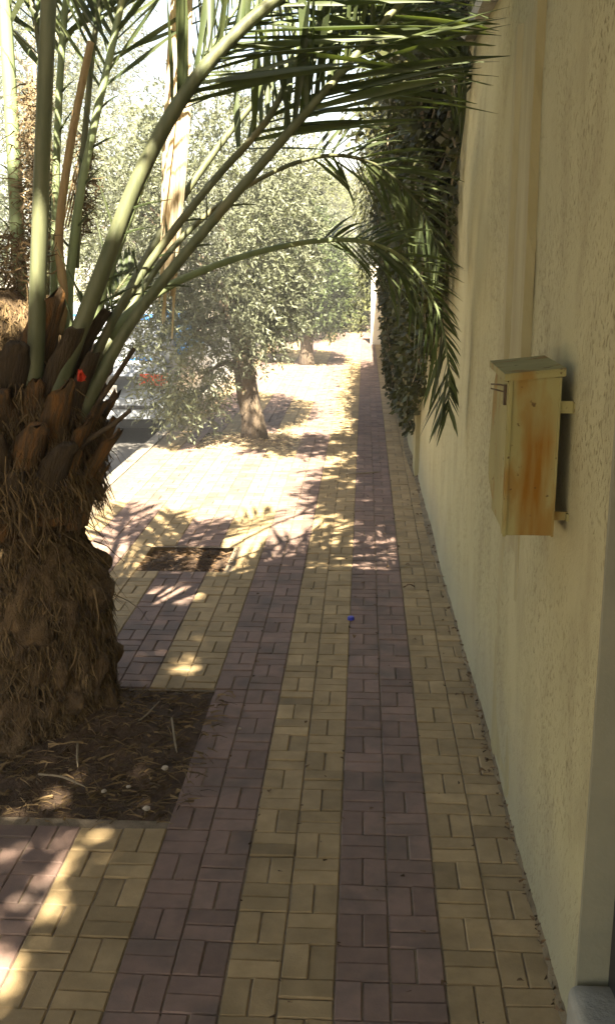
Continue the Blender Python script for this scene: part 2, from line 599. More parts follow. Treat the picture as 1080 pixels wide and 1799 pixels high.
PALM = Vector((-1.27, 3.58, 0))
bed1, g1 = soil_bed('soil_bed', PIT1[0], PIT1[1], PIT1[2], PIT1[3], -0.02, 0.011, M['soil'], 1,
                    [(PALM.x, PALM.y, 0.45, 0.10), (-0.95, 3.5, 0.16, 0.05), (-0.75, 3.3, 0.12, 0.02)], 'dark earth bed of fibre and litter at the palm foot')
bed2, g2 = soil_bed('soil_patch', *PIT2, -0.03, 0.012, M['soil'], 2, [(-1.0, 5.6, 0.2, 0.04)], 'small empty planting hole full of dry leaves')
bed3, g3 = soil_bed('soil_ring', *PIT3, -0.012, 0.010, M['drysoil'], 3, [(-1.02, 9.5, 0.3, 0.06)], 'dry earth patch round the leaning olive trunk')

# ------------------------------------------------------------------ wall
def wx(y):
    return 0.490 - 0.0078 * y


wall = empty('boundary_wall', (wx(2), 2, 0))
tag(wall, 'tall scraped stucco wall in dull cream carrying the letter box', 'wall')
WTOP = 2.56
Y0, Y1 = 1.955, 26.0
rgw = np.random.default_rng(8)
# gently uneven front face, real thickness
ny, nz = 200, 60
yy = np.concatenate([np.linspace(Y0, 9, 140), np.linspace(9, Y1, 61)[1:]])
zz = np.linspace(-0.05, WTOP, nz + 1)
YY, ZZ = np.meshgrid(yy, zz)
bul = np.zeros_like(YY)
for k in range(14):
    f = rgw.uniform(1.0, 9.0); a = rgw.uniform(0, 6.28)
    bul += 0.0045 / f ** 0.6 * np.sin(f * (YY * math.cos(a) + ZZ * math.sin(a)) + rgw.uniform(0, 6.28))
bul += rgw.normal(0, 0.0006, YY.shape)
XX = wx(YY) + bul
foot = np.exp(-((ZZ + 0.02) / 0.03) ** 2)
XX -= 0.012 * foot
nyv = len(yy)
Vf = np.stack([XX, YY, ZZ], -1).reshape(-1, 3)
ii = (np.arange(nz)[:, None] * nyv + np.arange(nyv - 1)[None]).ravel()
Fq = np.stack([ii, ii + nyv, ii + nyv + 1, ii + 1], -1)
# back and top and far end
nb = len(Vf)
top0 = nz * nyv
back = np.array([[0.75, Y0, -0.05], [0.75, Y1, -0.05], [0.75, Y1, WTOP], [0.75, Y0, WTOP]])
top_row = Vf[top0:top0 + nyv].copy()
tb = top_row.copy(); tb[:, 0] = 0.75
V = np.concatenate([Vf, back, tb])
kk = np.arange(nyv - 1)
Ft = np.stack([top0 + kk, nb + 4 + kk, nb + 4 + kk + 1, top0 + kk + 1], -1)
Fb = np.array([[nb, nb + 1, nb + 2, nb + 3]])
V_end = V
wface = np_mesh('stucco_face', V_end, np.concatenate([Fq, Ft, Fb]), np.ones(len(V_end)), M['wall'], wall, smooth=False)
# smooth plaster band (an old filled pipe chase)
m = MB()
bx = [(3.02, 2.30), (3.40, 2.30)]
prof = [(3.000, 0.000), (3.004, -0.026), (3.05, -0.028), (3.07, -0.014), (3.31, -0.014), (3.33, -0.030), (3.392, -0.028), (3.40, 0.0)]
zs = [0.0 + 2.32 * k / 24 for k in range(25)]
rg = random.Random(3)
vs = []
for z in zs:
    for (y, d) in prof:
        e = rg.uniform(-0.004, 0.004)
        vs.append((wx(y) + d * (0.3 + 0.7 * min(1, max(0, (z - 0.8) / 0.5))) + 0.002 + rg.uniform(-.001, .001), y + e + 0.03 * (z / 2.3), z))
n = len(prof)
fs = [(j * n + i, (j + 1) * n + i, (j + 1) * n + i + 1, j * n + i + 1) for j in range(24) for i in range(n - 1)]
fs.append(tuple(24 * n + i for i in range(n)))
m.add(vs, fs)
m.build('plaster_band', M['band'], wall)
# smooth far pilaster and coping
m = MB()
m.box(wx(8.1) - 0.028, wx(8.1) + 0.05, 7.95, 8.3, -0.02, WTOP - 0.06)
m.build('pilaster', M['band'], wall)
m = MB()
m.box(wx(5) - 0.035, 0.80, Y0 - 0.02, 26.02, WTOP + 0.002, WTOP + 0.06)
m.build('coping', M['concrete'], wall)
# grey return at the near end
m = MB()
m.box(0.462, 0.76, 1.935, 1.951, -0.02, WTOP)
m.build('jamb', M['jamb'], wall)
# crumbly mortar fillet along the foot
rgn = random.Random(12)
m = MB()
N_ = 260
vs = []
for i in range(N_ + 1):
    y = 1.95 + 12 * i / N_
    w = 0.012 + 0.010 * rgn.random() + 0.035 * max(0, min(1, (y - 4.0) / 3.5)) * (0.8 + 0.4 * math.sin(y * 2.3))
    x = wx(y)
    vs += [(x - w, y, 0.0012), (x - w * 0.45, y, 0.006 + 0.004 * rgn.random()), (x + 0.01, y, 0.016 + 0.01 * rgn.random())]
fs = []
for i in range(N_):
    for k in range(2):
        fs.append((i * 3 + k, i * 3 + k + 1, i * 3 + 4 + k, i * 3 + 3 + k))
m.add(vs, fs)
m.build('mortar_fillet', M['mortar'], wall)

# the near side of the doorway: wall stub behind the viewer, door, step, canopy
near = empty('doorway', (0.55, 1.4, 0))
tag(near, 'dark metal door set back at the near end of the stucco wall', 'door')
m = MB()
m.box(0.525, 0.565, 0.95, 1.93, 0.02, 2.2)
m.build('door_leaf', M['metal_door'], near)
for z0 in (0.15, 0.95, 1.6):
    m = MB(); m.box(0.515, 0.5248, 1.05, 1.83, z0, z0 + 0.55)
    m.build('door_panel', M['metal_door'], near)
m = MB()
m.box(0.52, 0.76, 0.95, 1.93, 2.205, WTOP)
m.build('lintel', M['jamb'], near)
wall_b = MB()
wall_b.box(0.482, 0.76, -6, 0.94, -0.02, WTOP)
ob = wall_b.build('rear_wall', M['wall'])
tag(ob, 'stucco wall continuing on the near side of the doorway', 'wall')

bm = bmesh.new()
bmesh.ops.create_cube(bm, size=1)
bmesh.ops.bevel(bm, geom=bm.edges[:], offset=0.10, segments=5, affect='EDGES', profile=0.6)
for v in bm.verts:
    v.co.x = v.co.x * 0.32 + 0.602 + (0.008 * math.sin(v.co.y * 9))
    v.co.y = v.co.y * 0.62 + 1.618
    v.co.z = v.co.z * 0.24 + 0.078
me = bpy.data.meshes.new('door_step')
bm.to_mesh(me); bm.free()
a_ = me.attributes.new('tint', 'FLOAT', 'POINT')
a_.data.foreach_set('value', np.ones(len(me.vertices), dtype=np.float32))
me.materials.append(M['concrete'])
me.polygons.foreach_set('use_smooth', [True] * len(me.polygons))
o = bpy.data.objects.new('door_step', me); COL.objects.link(o)
tag(o, 'rounded grey concrete step in the doorway corner', 'step')

# concrete canopy over the doorway, above the viewer
cn = MB()
pts = [(0.76, -4.0), (0.76, 2.62), (-0.20, 2.62), (-0.30, 2.58), (-0.36, 2.50), (-0.38, 2.38), (-0.38, -4.0)]
n = len(pts)
cn.add([(x, y, 3.20) for x, y in pts] + [(x, y, 3.34) for x, y in pts],
       [tuple(range(n)), tuple(reversed(range(n, 2 * n)))] + [(k, n + k, n + (k + 1) % n, (k + 1) % n) for k in range(n)])
for y0 in (-3.8, 0.2):
    cn.box(0.55, 0.74, y0, y0 + 0.25, WTOP, 3.201)
tag(cn.build('entrance_canopy', M['concrete']), 'concrete slab canopy above the doorway shading the near path', 'canopy')

# ------------------------------------------------------------------ letter box
mbx = empty('letter_box', (0.32, 2.34, 1.04))
tag(mbx, 'rusty cream metal letter box bracketed to the stucco wall', 'letter box')
bx0, bx1, by0, by1, bz0, bz1 = 0.324, 0.432, 2.34, 2.60, 1.045, 1.405


def local(mb, name, mat, parent=mbx, origin=(0.32, 2.34, 1.04)):
    mb.v = [(x - origin[0], y - origin[1], z - origin[2]) for x, y, z in mb.v]
    o = mb.build(name, mat)
    o.location = origin
    put(o, parent)
    return o


m = MB()
vs = []
nzb, nxb = 14, 8
rg = random.Random(4)
# end sheet facing the viewer, slightly dented
for j in range(nzb + 1):
    for i in range(nxb + 1):
        u, v = i / nxb, j / nzb
        dent = 0.003 * math.sin(u * 3.1) * math.sin(v * 3.1) + 0.0015 * math.sin(v * 9 + u * 3)
        vs.append((bx0 + (bx1 - bx0) * u, by0 + dent, bz0 + (bz1 - bz0) * v))
fs = [(j * (nxb + 1) + i, j * (nxb + 1) + i + 1, (j + 1) * (nxb + 1) + i + 1, (j + 1) * (nxb + 1) + i) for j in range(nzb) for i in range(nxb)]
m.add(vs, fs)
t = 0.002
m.box(bx0 + 0.001, bx0 + 0.003, by0 + 0.006, by1, bz0, bz1)
m.box(bx1 - 0.003, bx1 - 0.001, by0 + 0.006, by1, bz0, bz1)
m.box(bx0 + 0.001, bx1 - 0.001, by1, by1 + 0.002, bz0, bz1)
m.box(bx0 + 0.0035, bx1 - 0.0035, by0 + 0.006, by1 - 0.001, bz0 + 0.001, bz0 + 0.003)
local(m, 'body', M['rust'])
# folded edge strips of the end sheet
for (x0, x1) in ((bx0 - 0.004, bx0 + 0.003), (bx1 - 0.003, bx1 + 0.002)):
    m = MB(); m.box(x0, x1, by0 - 0.004, by0 + 0.003, bz0 - 0.002, bz1)
    local(m, 'edge_strip', M['rust'])
# street-side door panel with a bent, rusted-away lower corner
m = MB()
out = [(by0 + 0.004, bz0 + 0.002), (by0 + 0.05, bz0 + 0.018), (by0 + 0.12, bz0 + 0.032), (by0 + 0.19, bz0 + 0.05), (by0 + 0.245, bz0 + 0.085),
       (by0 + 0.262, bz0 + 0.13), (by0 + 0.262, bz1 - 0.05), (by0 + 0.22, bz1 - 0.012), (by0 + 0.004, bz1 - 0.012)]
n = len(out)
off = lambda y, z: -0.006 - 0.010 * max(0, (y - by0 - 0.15) / 0.11) * max(0, 1 - (z - bz0) / 0.25)
m.add([(bx0 + off(y, z), y, z) for y, z in out] + [(bx0 + off(y, z) + 0.0025, y, z) for y, z in out],
      [tuple(range(n)), tuple(reversed(range(n, 2 * n)))] + [(k, n + k, n + (k + 1) % n, (k + 1) % n) for k in range(n)])
local(m, 'front_flap', M['rust'])
# lid: sloping hood with a turned-down lip
m = MB()
lx0, lx1, ly0, ly1 = bx0 - 0.016, bx1 + 0.008, by0 - 0.014, by1 + 0.02
zf, zb = 1.410, 1.424
m.add([(lx0, ly0, zf), (lx1, ly0, zb), (lx1, ly1, zb), (lx0, ly1, zf), (lx0, ly0, zf + .003), (lx1, ly0, zb + .003), (lx1, ly1, zb + .003), (lx0, ly1, zf + .003)],
      [(0, 3, 2, 1), (4, 5, 6, 7), (0, 1, 5, 4), (1, 2, 6, 5), (2, 3, 7, 6), (3, 0, 4, 7)])
lid = local(m, 'lid', M['rust'])
m = MB()
m.add([(lx0, ly0, zf - 0.013), (lx1, ly0, zb - 0.015), (lx1, ly0 + 0.003, zb - 0.015), (lx0, ly0 + 0.003, zf - 0.013),
       (lx0, ly0, zf - 0.0005), (lx1, ly0, zb - 0.0005), (lx1, ly0 + 0.003, zb - 0.0005), (lx0, ly0 + 0.003, zf - 0.0005)],
      [(0, 3, 2, 1), (4, 5, 6, 7), (0, 1, 5, 4), (1, 2, 6, 5), (2, 3, 7, 6), (3, 0, 4, 7)])
local(m, 'lip', M['rust'], lid)
m = MB()
m.box(lx0, lx0 + 0.003, ly0 + 0.0035, ly1, zf - 0.012, zf - 0.0005)
local(m, 'lip', M['rust'], lid)
# brackets to the wall
for z0, z1, dy in ((1.325, 1.352, 0.0), (1.078, 1.098, 0.01)):
    m = MB()
    m.box(bx1 - 0.002, wx(2.35) + 0.004, by0 + 0.004 + dy, by0 + 0.008 + dy, z0, z1)
    m.box(wx(2.35) - 0.010, wx(2.35) + 0.004, by0 - 0.012 + dy, by0 + 0.0035 + dy, z0 + 0.002, z1 - 0.002)
    local(m, 'bracket', M['rust'])
    m = MB()
    m.box(bx1 - 0.002, wx(2.55) + 0.006, by1 - 0.012, by1 - 0.008, z0, z1)
    local(m, 'bracket', M['rust'])
# wall mortar dab under the lower bracket
# two wire pins of the flap hinge
for k, z in enumerate((1.366, 1.380)):
    m = MB()
    m.tube([(bx0 + 0.002, by0 + 0.03, z), (bx0 - 0.016, by0 + 0.06, z + 0.001), (bx0 - 0.03, by0 + 0.11, z - 0.004 * k)], 0.0018, 6)
    local(m, 'hinge_pin', M['boot_cut'])
m = MB(); m.box(bx0 - 0.012, bx0 - 0.004, by0 + 0.018, by0 + 0.03, 1.34, 1.385)
local(m, 'hasp', M['boot_cut'])


# ------------------------------------------------------------------ leaf clouds and trees
def leaf_quads(P, D, L, Wd, rg, curl=0.12):
    """diamond leaves: P base (n,3), D direction (n,3), lengths, widths"""
    n = len(P)
    D = D / np.linalg.norm(D, axis=1, keepdims=True)
    R = rg.normal(0, 1, (n, 3))
    Sd = np.cross(D, R)
    Sd /= np.linalg.norm(Sd, axis=1, keepdims=True) + 1e-9
    Nn = np.cross(D, Sd)
    L = L[:, None]; Wd = Wd[:, None]
    V = np.empty((n, 4, 3))
    V[:, 0] = P
    V[:, 1] = P + D * L * 0.5 + Sd * Wd * 0.5 + Nn * L * curl
    V[:, 2] = P + D * L
    V[:, 3] = P + D * L * 0.5 - Sd * Wd * 0.5 + Nn * L * curl
    F = np.arange(n * 4).reshape(n, 4)
    return V.reshape(-1, 3), F


def sprays(blobs, n_twigs, per, leaf, rg, shell=0.55, droop=0.25, twig=0.22, keep=None):
    # keep(points) -> mask of the leaves to keep
    """twigs with leaves, inside ellipsoid blobs [(centre, radii, weight)]"""
    w = np.array([b[2] for b in blobs], float); w /= w.sum()
    idx = rg.choice(len(blobs), n_twigs, p=w)
    Cn = np.array([b[0] for b in blobs])[idx]
    Rd = np.array([b[1] for b in blobs])[idx]
    u = rg.normal(0, 1, (n_twigs, 3)); u /= np.linalg.norm(u, axis=1, keepdims=True)
    r = rg.uniform(shell ** 3, 1, n_twigs) ** (1 / 3)
    P0 = Cn + u * r[:, None] * Rd
    d = u + rg.normal(0, 0.55, (n_twigs, 3)); d[:, 2] -= droop
    d /= np.linalg.norm(d, axis=1, keepdims=True)
    nt = len(P0)
    tw_t = np.clip(1 + rg.normal(0, 0.16, nt), 0.6, 1.5)
    s = np.tile(np.linspace(0.1, 1.0, per), nt)
    P = np.repeat(P0, per, 0) + np.repeat(d, per, 0) * (s * twig)[:, None]
    P[:, 2] -= 0.3 * twig * s ** 2 * (droop > 0)
    D = np.repeat(d, per, 0) * 0.55 + rg.normal(0, 0.55, (nt * per, 3))
    L = leaf[0] * rg.uniform(0.65, 1.25, nt * per)
    Wd = leaf[1] * rg.uniform(0.75, 1.25, nt * per)
    tl = np.repeat(tw_t, per) * np.clip(1 + rg.normal(0, 0.18, nt * per), 0.5, 1.6)
    if keep is not None:
        k = keep(P)
        P, D, L, Wd, tl = P[k], D[k], L[k], Wd[k], tl[k]
    V, F = leaf_quads(P, D, L, Wd, rg)
    return V, F, np.repeat(tl, 4)


def tree(name, base, label, blobs, n_twigs, per, leaf, mleaf, mbark, seed, trunk_pts, trunk_r, limbs=6, group=None, shell=0.5, droop=0.25,
         twig=0.22, keep=None, cat='tree'):
    rg = np.random.default_rng(seed)
    rr = random.Random(seed)
    root = empty(name, base)
    tag(root, label, cat, group)
    m = MB()
    path = smooth_path(trunk_pts, 12)
    rad = np.interp(np.linspace(0, 1, 12), np.linspace(0, 1, len(trunk_r)), trunk_r)
    m.tube(path, list(rad), 12, wob=0.07, rng=rr)
    tipp = Vector(trunk_pts[-1])
    for k in range(limbs):
        b = blobs[k % len(blobs)]
        tgt = Vector(b[0]) + Vector((rr.uniform(-.5, .5) * b[1][0], rr.uniform(-.5, .5) * b[1][1], rr.uniform(-.3, .5) * b[1][2]))
        st = path[rr.randint(7, 11)]
        mid = st.lerp(tgt, 0.5) + Vector((rr.uniform(-.1, .1), rr.uniform(-.1, .1), 0.12))
        lp = smooth_path([st, mid, tgt], 7)
        r0 = trunk_r[-1] * rr.uniform(0.5, 0.8)
        m.tube(lp, [r0 * (1 - 0.85 * i / 6) for i in range(7)], 6)
    m.build('trunk', mbark, root, smooth=True)
    V, F, t = sprays(blobs, n_twigs, per, leaf, rg, shell, droop, twig, keep)
    o = np_mesh('crown', V, F, t, mleaf, root)
    return root


# near olive with the leaning trunk
OB = Vector((-1.02, 9.46, 0))
tree('olive_tree', OB, 'silvery olive tree with short leaning trunk beside the path',
     [((-1.25, 9.7, 2.1), (0.85, 0.9, 1.15), 3.2), ((-1.95, 9.6, 1.85), (0.55, 0.7, 0.9), 1.5), ((-0.86, 9.8, 1.6), (0.32, 0.6, 0.7), 0.7),
      ((-1.60, 9.3, 0.72), (0.36, 0.45, 0.48), 0.6), ((-1.15, 9.6, 1.2), (0.5, 0.6, 0.45), 0.7)],
     3900, 13, (0.062, 0.016), M['olive_leaf'], M['bark'], 21,
     [(-0.99, 9.46, -0.05), (-1.0, 9.47, 0.18), (-1.05, 9.5, 0.45), (-1.1, 9.58, 0.75), (-1.2, 9.68, 1.2)], [0.15, 0.105, 0.095, 0.09, 0.06], 9, shell=0.25)
# darker tree behind it
tree('dark_leafed_tree', (-0.87, 16.3, 0), 'dark green round tree further along the path edge',
     [((-0.9, 16.4, 1.45), (0.6, 0.8, 0.85), 3), ((-0.55, 16.0, 1.1), (0.28, 0.4, 0.5), 0.6), ((-1.3, 16.2, 1.1), (0.4, 0.5, 0.6), 0.8)],
     1500, 12, (0.075, 0.030), M['dark_leaf'], M['bark'], 22,
     [(-0.87, 16.3, -0.02), (-0.88, 16.3, 0.25), (-0.84, 16.35, 0.6), (-0.85, 16.4, 1.0)], [0.13, 0.10, 0.085, 0.05], 6, shell=0.3)
# further trees: pale eucalypt and olives closing the view
far_trees = [
    # name, label, x, y, h, rx, leaf, mat
    ('tall_thin_tree', 'tall thin-leaved tree with open crown rising against the sky', (-4.5, 15.0), 6.9, 1.7, (0.11, 0.018), 'olive_leaf', 1700, 0.35),
    ('broad_olive_tree', 'broad pale olive tree behind the parked car', (-4.4, 20.5), 4.3, 2.3, (0.085, 0.024), 'olive_leaf', 2600, 0.4),
    ('pale_olive_tree', 'pale olive tree with dense crown beyond the near olive', (-1.6, 20.5), 3.4, 1.4, (0.08, 0.022), 'olive_leaf', 2200, 0.4),
    ('roadside_tree', 'yellow-green roadside tree at the far bend of the path', (-1.9, 27.0), 4.2, 1.7, (0.11, 0.035), 'pale_leaf', 2200, 0.4),
    ('far_end_tree', 'leafy tree closing the far end of the path', (0.4, 36.0), 4.6, 2.6, (0.13, 0.04), 'pale_leaf', 2600, 0.4),
    ('feathery_tree', 'tall feathery tree leaning over the wall far behind the creeper', (1.9, 22.0), 7.0, 2.0, (0.13, 0.022), 'olive_leaf', 2400, 0.3),
    ('leaning_street_tree', 'dense mid green tree across the road behind the palm', (-7.2, 18.0), 5.2, 2.6, (0.11, 0.03), 'dark_leaf', 2400, 0.4),
]
for i, (nm, lb, (x, y), h, rx, lf, ml, nt, sh) in enumerate(far_trees):
    rg = random.Random(100 + i)
    bl = []
    zc = h * 0.6
    for k in range(7):
        a = rg.uniform(0, 6.28)
        rr_ = rx * rg.uniform(0.15, 0.65)
        bl.append(((x + rr_ * math.cos(a), y + rr_ * math.sin(a), h * rg.uniform(0.32, 0.85)), (rx * rg.uniform(0.35, 0.6), rx * rg.uniform(0.35, 0.6), h * rg.uniform(0.12, 0.2)), 1.0))
    zb = ROAD_Z - 0.02 if x < KERB_X else 0
    tree(nm, (x, y, zb), lb, bl, nt, 12, lf, M[ml], M['bark_pale'] if i in (0, 5) else M['bark'], 200 + i,
         [(x, y, zb - 0.03), (x + 0.05, y, h * 0.2), (x - 0.05, y, h * 0.4), (x, y, h * 0.65)], [0.17, 0.13, 0.11, 0.05], 8, shell=sh, twig=0.4)

# shrubs closing the far end of the path
for i, (nm, lb, x, y, h, w_, ml) in enumerate([('yellow_green_shrub', 'low yellow-green shrub at the far end of the path', -0.75, 23.5, 1.5, 0.75, 'pale_leaf'),
                                               ('grey_green_shrub', 'taller grey-green shrub against the wall at the far end', 0.35, 25.5, 2.4, 0.8, 'olive_leaf'),
                                               ('dark_shrub', 'dark shrub between the far trees', -1.9, 24.5, 2.6, 0.9, 'dark_leaf')]):
    tree(nm, (x, y, 0), lb, [((x, y, h * .55), (w_, w_, h * .5), 2), ((x + w_ * .5, y - .2, h * .35), (w_ * .6, w_ * .6, h * .33), 1), ((x - w_ * .5, y + .1, h * .4), (w_ * .6, w_ * .6, h * .38), 1)],
         1100, 11, (0.10, 0.035), M[ml], M['bark'], 300 + i, [(x, y, -0.02), (x + .03, y, h * .2), (x, y, h * .4)], [0.06, 0.05, 0.03], 5, shell=0.3, twig=0.25, cat='shrub')

# shade tree behind the viewer, whose gaps dapple the foreground
GAPS = [(-1.00, 1.98, .14), (-0.91, 2.16, .10), (-0.80, 2.40, .06), (-0.86, 2.58, .035), (-0.83, 2.74, .03), (-1.03, 2.62, .03), (-1.0, 2.4, .03), (-0.73, 4.05, .05),
        (-0.98, 3.0, .03), (-1.02, 3.80, .02), (-1.26, 3.46, .03), (-1.0, 3.55, .03), (-1.3, 3.95, .05), (-1.45, 4.5, .16), (-1.2, 4.75, .12), (-0.95, 5.0, .14), (-1.7, 4.2, .16)]


def light_gaps(P):
    gx = P[:, 0] + P[:, 2] * SUN_TRAVEL.x / -SUN_TRAVEL.z
    gy = P[:, 1] + P[:, 2] * SUN_TRAVEL.y / -SUN_TRAVEL.z
    ok = np.ones(len(P), bool)
    for x, y, r in GAPS:
        ok &= (gx - x) ** 2 + (gy - y) ** 2 > (r + 0.035) ** 2
    return ok


tree('shade_tree', (-1.55, -2.4, 0), 'leafy street tree behind the viewer dappling palm and path',
     [((-1.7, -0.9, 4.1), (1.0, 1.1, 0.8), 2.0), ((-2.6, -0.4, 4.5), (0.9, 1.0, 0.8), 1.5), ((-1.2, 0.1, 4.4), (0.7, 0.8, 0.6), 1.2), ((-0.9, -1.4, 4.8), (0.9, 1.0, 0.7), 1.6),
      ((-1.75, 0.45, 4.3), (0.6, 0.7, 0.5), 1.0), ((0.2, -0.9, 5.0), (1.2, 1.5, 0.7), 2.4), ((0.9, 0.4, 4.9), (1.0, 1.0, 0.6), 1.5), ((-0.3, 0.3, 4.7), (0.8, 0.8, 0.6), 1.6),
      ((-0.6, -3.0, 4.2), (1.6, 1.6, 1.3), 3.0), ((-0.9, 1.0, 4.5), (0.55, 0.45, 0.3), 0.9)],
     5500, 12, (0.10, 0.042), M['dark_leaf'], M['bark'], 31,
     [(-1.55, -2.4, -0.03), (-1.6, -2.3, 1.2), (-1.65, -1.9, 2.4), (-1.6, -1.3, 3.4)], [0.2, 0.16, 0.13, 0.08], 12, shell=0.2, twig=0.3, keep=light_gaps)
tree('added_garden_tree', (1.9, 1.8, 0), 'unseen dense tree added behind the near wall to block sky light',  # unseen tree added to cut sky light and shade the path
     [((1.5, 0.6, 4.4), (0.9, 1.2, 1.1), 2), ((1.6, 2.6, 4.6), (0.8, 1.2, 1.2), 2), ((1.3, 4.0, 4.4), (0.45, 0.8, 0.9), 1), ((1.9, 1.6, 5.6), (0.9, 1.4, 0.8), 1.5), ((0.55, 4.1, 3.95), (0.45, 1.2, 0.35), 1.1), ((0.08, 5.85, 4.1), (0.72, 0.24, 0.18), 0.6)],
     3150, 12, (0.12, 0.05), M['dark_leaf'], M['bark'], 34,
     [(1.9, 1.8, -0.02), (1.88, 1.8, 1.4), (1.8, 1.8, 2.8), (1.7, 1.8, 3.8)], [0.17, 0.14, 0.11, 0.07], 8, shell=0.3, twig=0.3)
# tree added out of the picture, road side of the palm, blocking sky light
tree('added_street_tree', (-4.15, 2.4, ROAD_Z), 'unseen dense tree added on the road side to block sky light',
     [((-3.0, 1.6, 3.2), (0.9, 1.2, 1.4), 2), ((-3.3, 3.0, 2.8), (1.0, 1.0, 1.4), 2), ((-3.2, 0.2, 3.0), (0.9, 1.0, 1.3), 1.6), ((-3.4, -1.4, 3.0), (1.0, 1.1, 1.6), 1.6), ((-3.0, 2.2, 1.4), (0.6, 1.2, 0.7), 1), ((-3.5, 4.6, 3.4), (0.8, 1.1, 1.5), 1.8), ((-1.55, 6.0, 4.5), (0.75, 0.42, 0.3), 0.7), ((-2.4, 5.2, 4.4), (0.6, 0.8, 0.4), 0.6)],
     4400, 12, (0.12, 0.05), M['dark_leaf'], M['bark'], 32,
     [(-4.15, 2.4, ROAD_Z - .03), (-4.0, 2.3, 0.8), (-3.7, 2.2, 1.6), (-3.4, 2.1, 2.4)], [0.17, 0.14, 0.11, 0.07], 8, shell=0.3, twig=0.3)

# ------------------------------------------------------------------ creeper draped over the wall
crp = empty('wall_creeper', (0.45, 7.5, 0))
tag(crp, 'dark leafy creeper spilling over the wall above the path', 'creeper')
rg = np.random.default_rng(41)


def creeper_leaves(n_st, rg):
    Ps, Ds, Ls, Ws, Ts = [], [], [], [], []
    m = MB()
    rr = random.Random(7)
    for k in range(n_st):
        y = rr.choice([5.5, 6.0, 6.6, 7.2, 7.7, 8.3, 9.0, 9.6, 10.4, 11.2, 12.0]) + rr.gauss(0, 0.16)
        zlow = np.interp(y, [5.2, 5.8, 6.6, 7.4, 8.3, 9.5, 11, 15], [1.75, 1.25, 0.95, 0.65, 0.28, 0.30, 0.10, 0.05])
        zend = zlow + (2.2 - zlow) * rr.random() ** 1.6
        ztop = rr.uniform(2.62, 2.95 + 0.10 * (y - 5) * rr.random())
        outw = rr.uniform(0.04, 0.20) + 0.16 * min(1, max(0, (y - 6) / 3)) * rr.random() ** 2
        p = Vector((wx(y) + 0.12, y + 0.1, ztop))
        pts = [p]
        x = wx(y) - outw
        pts.append(Vector((x + 0.03, y, ztop - 0.10)))
        nseg = max(3, int((ztop - zend) / 0.14))
        for j in range(1, nseg + 1):
            z = ztop - 0.1 - (ztop - 0.1 - zend) * j / nseg
            pts.append(Vector((min(wx(y) - outw * (0.25 + 0.75 * min(1, z / 2.6)) + rr.uniform(-.05, .05), wx(y) - 0.02), y + rr.uniform(-.06, .06) - 0.04 * j / nseg, z)))
        m.tube(pts, [0.006] * (len(pts) - 1) + [0.002], 4, cap=False)
        sp = smooth_path(pts, len(pts) * 7)
        for q in sp:
            for _ in range(3):
                Ps.append((q.x + rr.uniform(-.04, .04), q.y + rr.uniform(-.05, .05), q.z + rr.uniform(-.04, .04)))
                Ds.append((rr.uniform(-1.2, 0.3), rr.uniform(-1, 1), rr.uniform(-1.3, 0.4)))
                s = rr.uniform(0.6, 1.3)
                Ls.append(0.056 * s); Ws.append(0.032 * s)
                Ts.append(rr.uniform(0.65, 1.35))
    # fine weeping shoots hanging in front
    for k in range(150):
        y = 5.6 + 8.5 * rr.random()
        x = min(wx(y) - 0.06, 0.40 - 0.45 * rr.random() ** 1.5 * min(1, (y - 4.6) / 3))
        if 6.8 < y < 9.8: x = max(x, 0.30)
        z0 = rr.uniform(2.5, 3.2)
        ln = rr.uniform(0.4, 1.7)
        sx, sy = rr.uniform(-.15, .05), rr.uniform(-.12, .12)
        tn_ = rr.uniform(0.7, 1.5)
        nl = int(ln / 0.022)
        for j in range(nl):
            u = j / nl
            Ps.append((x + sx * u + rr.gauss(0, .012), y + sy * u + rr.gauss(0, .012), z0 - ln * u))
            Ds.append((rr.uniform(-.8, .8), rr.uniform(-.8, .8), rr.uniform(-1.4, -.4)))
            s = rr.uniform(0.6, 1.3); Ls.append(0.075 * s); Ws.append(0.013 * s); Ts.append(tn_ * rr.uniform(.7, 1.3))
    # bushy head above the wall
    for k in range(8000):
        y = 5.0 + 8.5 * rr.random()
        top = 3.05 + 0.16 * (y - 5) + 0.35 * math.sin(y * 2.1) * math.sin(y * 0.9) - 0.75 * math.exp(-((y - 8.3) / 1.2) ** 2)
        z = 2.55 + (top - 2.55) * rr.random()
        x = 0.52 + rr.gauss(0, 0.22) - 0.12 * min(1.0, (y - 5) / 3)
        Ps.append((x, y, z)); Ds.append((rr.uniform(-1, .7), rr.uniform(-1, 1), rr.uniform(-1, .6)))
        s = rr.uniform(0.7, 1.4); Ls.append(0.065 * s); Ws.append(0.034 * s); Ts.append(rr.uniform(0.6, 1.35))
    Ps, Ds = np.array(Ps), np.array(Ds)
    lim = 0.485 - 0.0078 * Ps[:, 1] - 0.015
    Ps[:, 0] = np.where((Ps[:, 2] < 2.62) & (Ps[:, 0] > lim), lim, Ps[:, 0])
    Ds[:, 0] = np.where(Ps[:, 2] < 2.62, -np.abs(Ds[:, 0]), Ds[:, 0])
    m.build('stems', M['twig'], crp)
    V, F = leaf_quads(Ps, Ds, np.array(Ls), np.array(Ws), rg, 0.08)
    np_mesh('foliage', V, F, np.repeat(np.array(Ts), 4), M['creeper_leaf'], crp)


creeper_leaves(230, rg)

